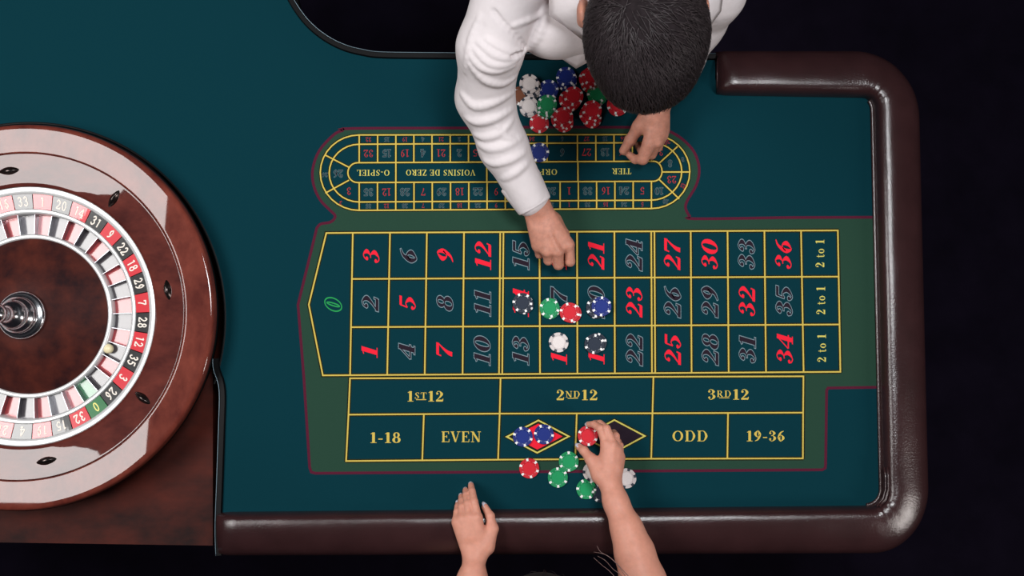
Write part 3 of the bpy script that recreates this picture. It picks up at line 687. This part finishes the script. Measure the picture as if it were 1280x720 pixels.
st('green', [(747, 120), (746, 117)], 'half covered by the dealer head')
st('red', [(740, 148), (739.5, 145.5), (736.5, 143), (740, 137.5)], 'right of the others by the racetrack border')
st('red', [(772, 133), (771, 131)], 'mostly hidden below the dealer forehead')
st('brown', [(651, 119.5)], 'half under the white sleeve')
GL, GB = 'chips bet on the number grid', 'chips near the bare hands'
st('blue', [(674, 190.5)], 'on the racetrack beside the sleeve', 'chips bet on the racetrack')
st('grey', [(654.5, 380.5), (653, 378.5)], 'on number fourteen', GL)
st('green', [(687.5, 386.5), (687, 385)], 'on number seventeen', GL)
st('red', [(714.5, 391.5), (712, 390.5)], 'beside the green pair on seventeen', GL)
stack([('grey', 745.5, 386), ('grey', 745, 384.5), ('blue', 752, 383)], ['bottom dark grey poker chip under the blue one on twenty', 'second dark grey poker chip under the blue one on twenty', 'dark blue poker chip topping the grey ones on twenty'], GL)
st('white', [(698.3, 428)], 'on number sixteen', GL)
st('grey', [(746, 428.5), (743, 430)], 'on number nineteen', GL)
st('blue', [(653.5, 546)], 'on the left corner of the red diamond', 'chips bet on the red diamond')
st('blue', [(680, 543)], 'on the middle of the red diamond', 'chips bet on the red diamond')
st('red', [(661.5, 585.5)], 'on the green border below the red diamond', GB)
st('green', [(711, 577)], 'highest of the three green by the pinching hand', GB)
st('green', [(697.3, 597)], 'leftmost of the three green by the pinching hand', GB)
chip('grey', 752, 616, ZF, 'dark grey poker chip mostly hidden under the bare forearm', GB)
chip('green', 733, 611.5, ZF, 'green poker chip lying alone just left of the bare wrist', GB)
chip('white', 783, 598, ZF, 'white poker chip right of the bare wrist', GB)
chip('white', 741, 590, ZF, 'white poker chip partly under the thumb side of the hand', GB)
chip('red', 735, 545, .026, 'red poker chip held between thumb and finger over the black diamond', GB, (math.radians(4), math.radians(-6)))
#@@PEOPLE
# ---------------------------------------------------------------- people
def A(t): return at(*t)
def frame(f, u):
    f = np.array(f, float); f /= np.linalg.norm(f); u = np.array(u, float); u -= f*(u@f); u /= np.linalg.norm(u)
    return np.stack([np.cross(f, u), f, u])       # rows: right, forward (face), up
def head_prims(C, R, s=1.0):
    """skull, jaw, nose, brows, lips and ears around C (between the ears)"""
    W = lambda x, y, z: C+s*(x*R[0]+y*R[1]+z*R[2]); E = lambda c, r: ellp(W(*c), np.array(r)*s, R)
    base = [E((0, -.012, .045), (.074, .094, .080)), E((0, .035, .0), (.062, .060, .085)), E((0, .052, -.055), (.046, .042, .045)), E((0, .075, -.088), (.022, .018, .018)),
            cap(W(-.045, .02, -.06), W(0, .078, -.085), .020*s, .018*s), cap(W(.045, .02, -.06), W(0, .078, -.085), .020*s, .018*s),
            cap(W(-.036, .082, .030), W(.036, .082, .030), .013*s), E((-.042, .068, -.012), (.022, .018, .017)), E((.042, .068, -.012), (.022, .018, .017)),
            cap(W(0, .092, .022), W(0, .110, -.018), .008*s, .0125*s), cap(W(-.013, .094, -.020), W(.013, .094, -.020), .0085*s),
            cap(W(-.020, .090, -.048), W(.020, .090, -.048), .0075*s), cap(W(-.016, .090, -.058), W(.016, .090, -.058), .0075*s)]
    ears = [cap(W(-.07, -.004, 0), W(-.092, -.006, 0), .012*s, .008*s), cap(W(.07, -.004, 0), W(.092, -.006, 0), .012*s, .008*s)]
    for q in (-1, 1):
        ears += [ellp(W(q*.0905, -.014, -.012), np.array((.008, .018, .031))*s, R), ellp(W(q*.0935, -.020, -.004), np.array((.007, .016, .018))*s, R), ellp(W(q*.087, -.010, -.034), np.array((.007, .010, .010))*s, R)]
    return base, ears
def face_details(parent, C, R, s=1.0):
    W = lambda x, y, z: C+s*(x*R[0]+y*R[1]+z*R[2])
    for q in (-1, 1):
        c = W(q*.031, .076, .008); mb = MB(); n = 10
        mb.lathe([(.012*s*math.sin(math.pi*i/n), -.012*s*math.cos(math.pi*i/n)) for i in range(n+1)], 18, c=tuple(c)); e = mb.build('eye', M['eye'], parent)
        c2 = c+R[1]*.0105*s; V = [c2+R[1]*.0022*s]+[c2+(R[0]*math.cos(a)+R[2]*math.sin(a))*.0055*s for a in np.linspace(0, 2*math.pi, 13)[:-1]]
        obj('iris', V, [(0, 1+i, 1+(i+1) % 12) for i in range(12)], M['iris'], e)
        mb = MB(); mb.tube([W(q*x, .088+dy, z) for x, dy, z in ((.012, .003, .030), (.025, .004, .036), (.045, -.006, .033))], [.003*s, .0035*s, .002*s], 6); mb.build('eyebrow', M['hair_m'], parent)
    mb = MB(); mb.tube([W(x, .0965+dy, z) for x, dy, z in ((-.022, -.004, -.053), (-.008, .002, -.050), (.008, .002, -.050), (.022, -.004, -.053))], [.002*s, .004*s, .004*s, .002*s], 8); mb.build('lips', M['lip'], parent)
def hand_groups(F, wrist, fingers, thumb, fr, tr, mr, wr, kp=.010):
    """fingers: four chains MCP,PIP,DIP,tip; metacarpals run from the wrist"""
    palm = []; nf = len(fingers)
    ax = fingers[0][0]-fingers[-1][0]; ax = ax/np.linalg.norm(ax)
    for i, f in enumerate(fingers):
        w0 = wrist+ax*wr*0.55*(1-2*i/(nf-1)); palm.append(cap(w0, w0+(f[0]-w0)*.93, mr*1.02, mr*.92))
    for i in range(nf-1):
        palm.append(cap((wrist*.45+(fingers[i][0]+fingers[i+1][0])*.275), (fingers[i][0]+fingers[i+1][0])*.46+wrist*.08-np.array([0, 0, .002]), mr*.95, mr*.80))
    palm.append(cap(wrist, thumb[0], wr*.6, tr[0]*1.15)); palm.append(cap(thumb[0], thumb[1], tr[0]*1.1, tr[1]))
    palm.append(cap(thumb[0]*.5+thumb[1]*.5, fingers[0][0]*.7+wrist*.3, tr[1]*.95, mr*.75))
    fing = []
    for i, f in enumerate(fingers):
        k = (1.0, 1.03, .97, .86)[i]; rr = [fr*1.12*k, fr*1.0*k, fr*.90*k, fr*.76*k]
        fing += chain(f, rr); fing += [ellp(f[1], np.array([1, 1, 1])*fr*1.04*k)]
    F.group(.010, palm, kp)
    th = chain(thumb[1:], [tr[1], tr[2], tr[3]])+[ellp(thumb[2], np.ones(3)*tr[2]*1.03)]
    return fing, th
def nail(parent, base, tip, up, w_, ln, m, over=.003):
    d = tip-base; d = d/np.linalg.norm(d); up = up-d*(up@d); up /= np.linalg.norm(up); sd = np.cross(d, up); V, F = [], []
    nu, nv = 6, 5
    for i in range(nv+1):
        t = i/nv; wd = w_*(1-.55*max(0, t-.55)**1.4/.33); 
        for j in range(nu+1):
            s_ = -1+2*j/nu; V.append(tip+d*(-ln+over+t*ln)+sd*s_*wd+up*(w_*1.22-.38*w_*s_*s_-.0030*t*t))
    for i in range(nv):
        for j in range(nu): q = i*(nu+1)+j; F.append((q, q+1, q+nu+2, q+nu+1))
    n = len(V); V += [v-up*.0007 for v in V]; F += [tuple(reversed([a+n for a in f])) for f in F]
    rim = [j for j in range(nu+1)]+[i*(nu+1)+nu for i in range(1, nv+1)]+[nv*(nu+1)+j for j in range(nu-1, -1, -1)]+[i*(nu+1) for i in range(nv-1, 0, -1)]
    for a, b in zip(rim, rim[1:]+rim[:1]): F.append((b, a, a+n, b+n))
    return obj('fingernail', V, F, m, parent)
UP = np.array([0, 0, 1.0])

# ---- dealer leaning over the table
DX = 0.20
dealer = empty('person', (DX, 0.98, FLOOR_Z), 'dark-haired person in a white shirt leaning over the table, dropping chips', 'person')
HC = at(803, 28, .455); HR = frame((0.04, -.60, -.80), (0.02, -.80, .60))
sR, sL = at(646, -40, .34), at(903, -62, .34); eR, eL = at(606, 122, .175), at(872, 28, .20); wR, wL = at(668, 252, .072), at(827, 118, .082)
chest = at(770, -50, .27); hip = np.array([DX, .98, .02]); neck = at(796, -62, .37)
B_ = Field(); hb, he = head_prims(HC, HR, 1.02)
B_.group(.01, hb, .016); B_.group(.006, he, .006)
B_.group(.02, [cap(neck, HC+HR[1]*-.02+HR[2]*-.01, .056, .056), ellp(chest, (.15, .10, .08)), cap(chest, hip, .10, .11), cap(sR, neck, .045, .05), cap(sL, neck, .045, .05)], .03)
B_.group(.012, chain([sR, eR, wR], [.046, .038, .026])+chain([sL, eL, wL], [.046, .038, .026]), .02)
hw = at(671, 259, .068)
fR = [[A(p) for p in q] for q in (
  [(711, 307, .058), (712.5, 327, .046), (708, 327, .022), (704, 317, .014)],
  [(697.5, 315, .065), (698, 331, .047), (697, 325, .020), (697, 315, .013)],
  [(684, 315, .062), (685.5, 325.5, .045), (686.5, 319, .020), (688, 310, .013)],
  [(672.5, 309, .053), (674.5, 318, .038), (677, 312, .019), (679, 305, .013)])]
tR = [A(p) for p in [(690, 277, .047), (703, 293, .034), (707, 308, .021), (703, 319, .013)]]
f1, t1 = hand_groups(B_, hw, fR, tR, .0098, (.016, .0125, .0108, .009), .0135, .024)
hl = at(824, 126, .075)
fL = [[A(p) for p in q] for q in (
  [(811, 181, .062), (803.5, 198.5, .046), (794, 199.5, .034), (788, 194.5, .026)],
  [(821, 178, .060), (814, 193, .034), (803, 189, .019), (798, 182, .014)],
  [(827, 171, .052), (822, 184, .028), (812, 182, .015), (807, 176, .012)],
  [(829, 163, .043), (827, 174, .023), (819, 174, .013), (814, 170, .012)])]
tL = [A(p) for p in [(812, 146, .068), (799, 158, .058), (788, 175, .043), (779.5, 188.5, .030)]]
f2, t2 = hand_groups(B_, hl, fL, tL, .0098, (.017, .0128, .0108, .0088), .0135, .023)
B_.group(.0055, f1+f2, .0016); B_.group(.008, t1+t2, .004)
# tendons and knuckles on the back of the dropping hand
ten = [cap(hw*.35+f[0]*.65+UP*.0098, f[0]+UP*.0075, .0030, .0045) for f in fR[:3]]+[cap(hw*.7+fR[1][0]*.3+UP*.0085, hw*.2+fR[2][0]*.8+UP*.0095, .002, .002)]
ten += [cap(hl*.35+f[0]*.65+UP*.0098, f[0]+UP*.0075, .0028, .0042) for f in fL[:2]]
ten += [ellp(f[0]+UP*.0055, np.array([.0085, .0085, .0075])) for f in fR[:3]+fL[:2]]
ten += [cap(fL[0][0], fL[0][1], .0128, .0112)]
B_.group(.006, ten, .002)
for fs_, w_ in ((fR, hw),):
    for i in range(2):
        m0 = (fs_[i][0]+fs_[i+1][0])/2; B_.cut(.006, cap(w_*.30+m0*.70+UP*.0175, m0+UP*.0165, .0022, .0036))
B_.groups.append((.010, chain([wR, hw], [.026, .0245])+chain([wL, hl], [.026, .0245]), .01))
body = sdf_obj('body', B_, .0022, [M['skin_m']], dealer, lo=None, hi=None)
nail(body, tL[2], tL[3], np.array([-.25, .15, 1.0]), .0066, .0135, M['nail_m'], .0070)
nail(body, fL[0][2], fL[0][3], np.array([-.5, -.3, .75]), .0052, .010, M['nail_m'], .0065)
face_details(dealer, HC, HR, 1.02)

# shirt: sleeves, shoulders and torso as one cloth surface with raised folds
SH = Field()
SH.group(.03, [ellp(chest+np.array([0, .01, .0]), (.165, .125, .095)), cap(chest, hip+np.array([0, 0, .02]), .115, .135), ellp(chest+np.array([.0, .05, .045]), (.17, .10, .07)),
               ellp(at(765, 25, .235), (.105, .050, .045)), ellp(at(697, 18, .255), (.060, .062, .050)), ellp(at(683, 33, .250), (.046, .047, .040)), ellp(at(735, 0, .26), (.10, .08, .06)), cap(neck, neck+(HC-neck)*.25, .064, .062)], .05)
SH.group(.014, [cap(sR+np.array([.03, .03, -.01]), sR, .066, .062), cap(sL+np.array([-.03, .03, -.01]), sL, .066, .062)]+chain([sR, at(613, 60, .265), eR], [.062, .0565, .0515])+chain([eR, at(629.5, 184, .122), wR+np.array([-.009, .007, .003])], [.0505, .0440, .0368])
         +chain([sL, at(891, -10, .275), eL], [.062, .055, .049])+chain([eL, at(852, 75, .132), wL+np.array([.002, .006, .002])], [.047, .039, .032]), .02)
base_sh = Field(); base_sh.groups = list(SH.groups)
folds = [
 ([(659, 62), (645, 67), (628, 61), (608, 50)], .0048), ([(652, 68), (636, 73), (617, 68), (597, 52)], .0055), ([(649, 72), (632, 81), (611, 79), (592, 60)], .0055),
 ([(643, 82), (621, 89), (599, 83), (582, 60)], .005), ([(649, 93), (629, 105), (605, 100), (585, 78)], .006), ([(646, 113), (622, 127), (594, 133), (577, 118)], .0065),
 ([(641, 136), (619, 148), (597, 153), (583, 148)], .0065), ([(641, 150), (626, 166), (606, 172), (592, 168)], .005), ([(652, 172), (632, 183), (611, 186), (597, 180)], .0055),
 ([(657, 190), (639, 200), (617, 205), (605, 200)], .005), ([(661, 203), (643, 217), (628, 224)], .0055), ([(622, 158), (634, 172), (646, 176)], .004),
 ([(684, 18), (672, 45), (660, 63)], .005), ([(640, 33), (668, 22), (690, 8)], .0035), ([(600, 20), (588, 50), (581, 90)], .004),
 ([(890, 10), (880, 40), (866, 70)], .005), ([(872, 70), (860, 92), (846, 104)], .005)]
fp = []
for path, r in folds:
    pts = [base_sh.trace(*q[:2]) for q in catmull([(a, b, 0) for a, b in path], 4)]
    pts = [p for p in pts if p is not None]
    if len(pts) < 3: continue
    nrm = base_sh.grad(np.array(pts)); tt = [math.sin(math.pi*(.06+.86*i/(len(pts)-1))) for i in range(len(pts))]; rr = [max(.0009, r*t_**.8) for t_ in tt]
    q = [p-n*(r_*.42+.0022*(1-t_)) for p, n, r_, t_ in zip(pts, nrm, rr, tt)]
    rr = [x*1.12 for x in rr]; fp += [c for c in chain(q, rr) if np.linalg.norm(c[1]-c[2]) < .03]
SH.group(.008, fp, .003)
for path in ([(617, 14), (629, 29), (646, 46), (657, 60)], [(655, 66), (640, 70)]):
    pts = [base_sh.trace(*q[:2]) for q in catmull([(a, b, 0) for a, b in path], 3)]
    for a, b in zip(pts, pts[1:]):
        if a is not None and b is not None: SH.cut(.006, cap(a+UP*.001, b+UP*.001, .0028))
shirt = sdf_obj('shirt', SH, .0026, [M['shirt']], dealer); shirt['label'] = 'white long-sleeved cotton shirt with folded sleeves'
def cuff(a, b, r0, r1, name='cuff'):
    d = b-a; d = d/np.linalg.norm(d); u = np.cross(d, UP); u /= np.linalg.norm(u); v = np.cross(u, d); n = 40; V, F = [], []
    Ln = np.linalg.norm(b-a); prof = [(-.002, r0*.93), (0, r0+.0012), (.002, r0+.0022), (Ln*.5, (r0+r1)/2+.002), (Ln-.003, r1+.0016), (Ln, r1+.0006), (Ln, r1-.0022), (Ln*.4, (r0+r1)/2-.005), (0, r0-.006)]
    for i in range(n):
        an = 2*math.pi*i/n
        for l, r in prof: V.append(a+d*l+(u*math.cos(an)+v*math.sin(an)*.9)*r)
    k = len(prof)
    for i in range(n):
        j = (i+1) % n
        for q in range(k-1): F.append((i*k+q, i*k+q+1, j*k+q+1, j*k+q))
    return obj(name, V, F, M['shirt'], shirt)
cuff(at(649.6, 225, .085), at(668.5, 257.5, .072), .0398, .0342); cuff(at(842, 95, .100), at(829, 117, .083), .034, .0300)
def slab(name, top, th, m, parent):
    n = len(top); V = list(top)+[p-UP*th for p in top]; F = [tuple(range(n)), tuple(reversed(range(n, 2*n)))]+[(i, n+i, n+(i+1) % n, (i+1) % n) for i in range(n)]
    return obj(name, V, F, m, parent, False)
# collar: a curved wing on each side of the neck and the hanging point of the shirt front
def wing(pts_in, pts_out, name):
    V, F = [], []; n = len(pts_in); k = 5
    for a, b in zip(pts_in, pts_out):
        a, b = A(a), A(b)
        for j in range(k+1): t = j/k; V.append(a+(b-a)*t+UP*.010*math.sin(math.pi*t))
    for i in range(n-1):
        for j in range(k): q = i*(k+1)+j; F.append((q, q+1, q+k+2, q+k+1))
    o = obj(name, V, F, M['shirt'], shirt); sm = o.modifiers.new('thick', 'SOLIDIFY'); sm.thickness = .0022; return o
wing([(735, -40, .415), (731, -15, .41), (729, 15, .39), (731, 40, .36), (736, 56, .33)], [(688, -45, .375), (686, -15, .372), (686, 19, .352), (706, 33, .335), (729, 51, .312)], 'collar')
wing([(868, -40, .415), (874, -15, .41), (876, 10, .39), (872, 35, .36), (866, 52, .33)], [(905, -45, .375), (904, -15, .37), (900, 14, .35), (888, 30, .335), (870, 48, .312)], 'collar')
wing([(690, 62, .262), (706, 60, .262), (724, 60, .262), (744, 62, .262)], [(687, 67, .245), (704, 75, .238), (720, 86, .228), (742, 74, .236)], 'shirt_placket')
# trousers and shoes (behind the table edge)
TR = Field(); kn = []
TR.group(.03, [ellp(hip+np.array([0, .02, -.03]), (.17, .13, .13))], .03)
for q in (-1, 1):
    TR.group(.03, chain([hip+np.array([q*.09, .02, -.08]), np.array([DX+q*.11, .97, -.46]), np.array([DX+q*.12, 1.02, FLOOR_Z+.09])], [.09, .068, .055]), .03)
sdf_obj('trousers', TR, .008, [M['trousers']], dealer)
for q in (-1, 1):
    SHO = Field(); SHO.group(.02, [cap((DX+q*.12, 1.04, FLOOR_Z+.045), (DX+q*.13, .86, FLOOR_Z+.038), .045, .038)], .02)
    sdf_obj('shoe', SHO, .006, [M['shoe']], dealer)

# hair: a cap of short hair and combed strands that run away from the crown
def hair_field(C, R, s, grow, low):
    H = Field(); W = lambda x, y, z: C+s*(x*R[0]+y*R[1]+z*R[2])
    H.group(.02, [ellp(W(0, -.012, .047), np.array((.074+grow, .094+grow, .080+grow*1.15))*s, R), ellp(W(0, .030, .088), np.array((.056, .058, .036))*s, R), ellp(W(0, -.05, low), np.array((.064, .055, .06))*s, R)], .03)
    H.cut(.010, ellp(W(0, .105, -.015), np.array((.075, .060, .075))*s, R))
    for q in (-1, 1): H.cut(.006, ellp(W(q*.085, .010, -.035), np.array((.030, .040, .055))*s, R))
    return H
def strands(name, Hf, parent, crown, n, ln, wd, m, mn=None, lift=.003, flow=None, seed=1):
    g = np.random.default_rng(seed); lo, hi = bounds(Hf, 0); P = lo+(hi-lo)*g.random((n*9, 3))
    for _ in range(4): d = Hf.ev(P); P = P-Hf.grad(P)*d[:, None]
    ok = np.abs(Hf.ev(P)) < 1e-3
    if mn is not None: ok &= mn(P)
    P = P[ok][:n]; n = len(P)
    N = Hf.grad(P); dirv = P-crown+g.normal(0, .010, P.shape)
    if flow is not None: dirv = dirv/np.linalg.norm(dirv, axis=1, keepdims=True)+flow
    L_ = ln*(.65+.7*g.random(n)); pts = [P-N*.003]; p = P.copy(); K = 4
    sw = g.normal(0, .22, P.shape)
    for k in range(K):
        N = Hf.grad(p); t = dirv/np.linalg.norm(dirv, axis=1, keepdims=True)+sw; t = t-N*(t*N).sum(1, keepdims=True); t /= np.linalg.norm(t, axis=1, keepdims=True)
        p = p+t*(L_/K)[:, None]; d = Hf.ev(p); N = Hf.grad(p)
        p = p-N*d[:, None]; pts.append(p+N*(lift*((k+1)/K)*(.3+g.random(n)))[:, None])
    V, F = [], []; W_ = [1, .95, .8, .55, .08]
    sd = np.cross(t, N); V = np.zeros((n, K+1, 3, 3))
    for k in range(K+1):
        r = wd*W_[k]; c = pts[k]; V[:, k, 0] = c+sd*r; V[:, k, 1] = c-sd*r; V[:, k, 2] = c+N*r*1.1
    base = (np.arange(n)*(K+1)*3)[:, None]; Q = []
    for k in range(K):
        a = k*3; b = a+3
        for i, j in ((0, 1), (1, 2), (2, 0)): Q.append(base+np.array([[a+i, b+i, b+j, a+j]]))
    Q = np.concatenate(Q); o = link(name, fast_mesh(name, V.reshape(-1, 3)-np.array(ORG[parent.name]), Q, [m]), parent); o['kind'] = 'stuff'
    return o
HF = hair_field(HC, HR, 1.03, .017, .0)
hr = sdf_obj('hair', HF, .004, [M['hair_cap']], dealer); hr['label'] = 'short dark brown hair'
crown = HF.trace(788, 1)
strands('hair_strands', HF, hr, crown, 11000, .042, .00065, M['hair_m2'], None, .0045)

# ---- player at the front edge
PX = .045
player = empty('person', (PX, -1.05, FLOOR_Z), 'dark-haired person with bare arms placing a red chip, one hand resting on the rail', 'person')
pw = at(763, 606, .072); pe = at(804, 728, .115)
psR = np.array([.215, -.80, .205]); psL = np.array([-.125, -.80, .205]); PH = np.array([.048, -.622, .325]); PR = frame((0, .62, -.78), (0, .78, .62))
PB = Field(); hb, he = head_prims(PH, PR, .95); PB.group(.01, hb, .016); PB.group(.006, he, .006)
pn = np.array([PX, -.79, .24]); pc = np.array([PX, -.84, .13]); ph = np.array([PX, -1.06, -.06])
PB.group(.02, [cap(pn, PH-PR[1]*.02-PR[2]*.03, .047, .048), ellp(pc, (.135, .09, .10)), cap(pc, ph, .09, .11), cap(psR, pn, .036, .042), cap(psL, pn, .036, .042)], .03)
lw = at(593.5, 697, .058); le = np.array([-.135, -.765, -.005])
PB.group(.015, chain([psR, pe], [.043, .0405])+chain([pe, at(793, 690, .106), at(783, 660, .097), at(770, 628, .082), pw], [.0385, .0335, .0262, .0205, .0200]), .022)
PB.group(.015, chain([psL, le], [.043, .036])+chain([le, at(590, 728, .050), lw], [.037, .0265, .0195]), .022)
fr = [[A(p) for p in q] for q in (
  [(757, 553, .064), (750.5, 536, .062), (742.5, 530.5, .047), (736, 530.5, .034)],
  [(766, 555, .067), (758, 536, .060), (750, 529.5, .043), (743.5, 529, .028)],
  [(772, 562, .061), (769.5, 545, .050), (767, 541, .030), (765.5, 542, .016)],
  [(775, 571, .052), (775, 557, .038), (773, 552, .022), (771, 552, .013)])]
tr_ = [A(p) for p in [(751, 594, .064), (739, 574.5, .055), (730, 563.5, .043), (724, 558.8, .033)]]
a1, b1 = hand_groups(PB, pw, fr, tr_, .0079, (.0145, .0108, .0085, .0068), .0115, .0185)
fl_ = [[A(p) for p in q] for q in (
  [(596.5, 645, .058), (592.5, 627, .048), (590, 614, .030), (588.7, 606.5, .013)],
  [(586.5, 645, .057), (584.5, 630, .045), (582.8, 619, .028), (582, 613, .012)],
  [(577.5, 647, .054), (577.5, 634, .042), (577, 626, .026), (576.5, 620.5, .012)],
  [(570.3, 650, .050), (571.2, 640, .040), (572, 633, .027), (572.5, 629, .017)])]
tl_ = [A(p) for p in [(607, 683, .052), (615.5, 661, .050), (612.5, 645, .046), (606, 633.5, .037)]]
a2, b2 = hand_groups(PB, lw, fl_, tl_, .0079, (.0140, .0108, .0085, .0068), .0118, .0185)
PB.group(.0045, a1+a2, .0012); PB.group(.007, b1+b2, .003)
PB.group(.006, [cap(lw*.4+f[0]*.6+UP*.0088, f[0]+UP*.0068, .0022, .0036) for f in fl_[:3]]+[cap(pw*.4+f[0]*.6+UP*.0088, f[0]+UP*.0066, .0022, .0036) for f in fr[:3]], .002)
pb = sdf_obj('body', PB, .0021, [M['skin_f']], player)
for f in fr[:3]: nail(pb, f[2], f[3], np.array([-.15, .35, .9]), .0047, .0125, M['nail'], .010)
nail(pb, tr_[2], tr_[3], np.array([.25, .35, .85]), .0056, .0135, M['nail'], .010)
for f in fl_: nail(pb, f[2], f[3], np.array([0, .55, .8]), .0046, .0125, M['nail'], .010)
nail(pb, tl_[2], tl_[3], np.array([.5, .3, .7]), .0054, .0135, M['nail'], .010)
face_details(player, PH, PR, .95)
DR = Field(); DR.group(.04, [ellp(pc+np.array([0, -.02, -.02]), (.150, .105, .105)), cap(pc, ph, .105, .13), ellp(ph+np.array([0, -.02, -.05]), (.18, .15, .14)), cap(ph, (PX, -1.06, FLOOR_Z+.06), .14, .20)], .05)
sdf_obj('dress', DR, .008, [M['trousers']], player)
HF2 = hair_field(PH, PR, .95, .020, -.02)
back = chain([PH-PR[1]*.06, np.array([PX, -.74, .30]), np.array([PX, -.86, .24]), np.array([PX, -.98, .16])], [.07, .075, .065, .035])
HF2.group(.03, back, .03)
h2 = sdf_obj('hair', HF2, .005, [M['hair_f']], player)
strands('hair_strands', HF2, h2, HF2.trace(690, 790) if HF2.trace(690, 790) is not None else PH+UP*.1, 4500, .050, .0007, M['hair_f'], None, .006, seed=3)
for pts in ([(742, 690, .30), (756, 693, .31), (768, 702, .31), (779, 716, .30), (788, 735, .29), (780, 765, .31), (748, 792, .35)], [(747, 695, .30), (757, 701, .305), (766, 711, .30), (778, 722, .29), (782, 745, .30), (765, 775, .32), (742, 795, .34)], [(746, 682, .30), (751, 690, .305), (763, 697, .31), (778, 712, .30), (790, 730, .30), (782, 762, .32), (745, 790, .36)], [(742, 697, .29), (752, 706, .29), (764, 716, .29), (772, 730, .29), (770, 755, .31), (742, 790, .34)]):
    sm_ = [at(*p) for p in catmull(pts, 5)]; mb = MB(); n = len(sm_)
    mb.tube(sm_, [.0003+.0006*(i/(n-1)) for i in range(n)], 5); mb.build('hair_wisp', M['wisp'] if pts[0][0] > 740 else M['hair_f'], h2)
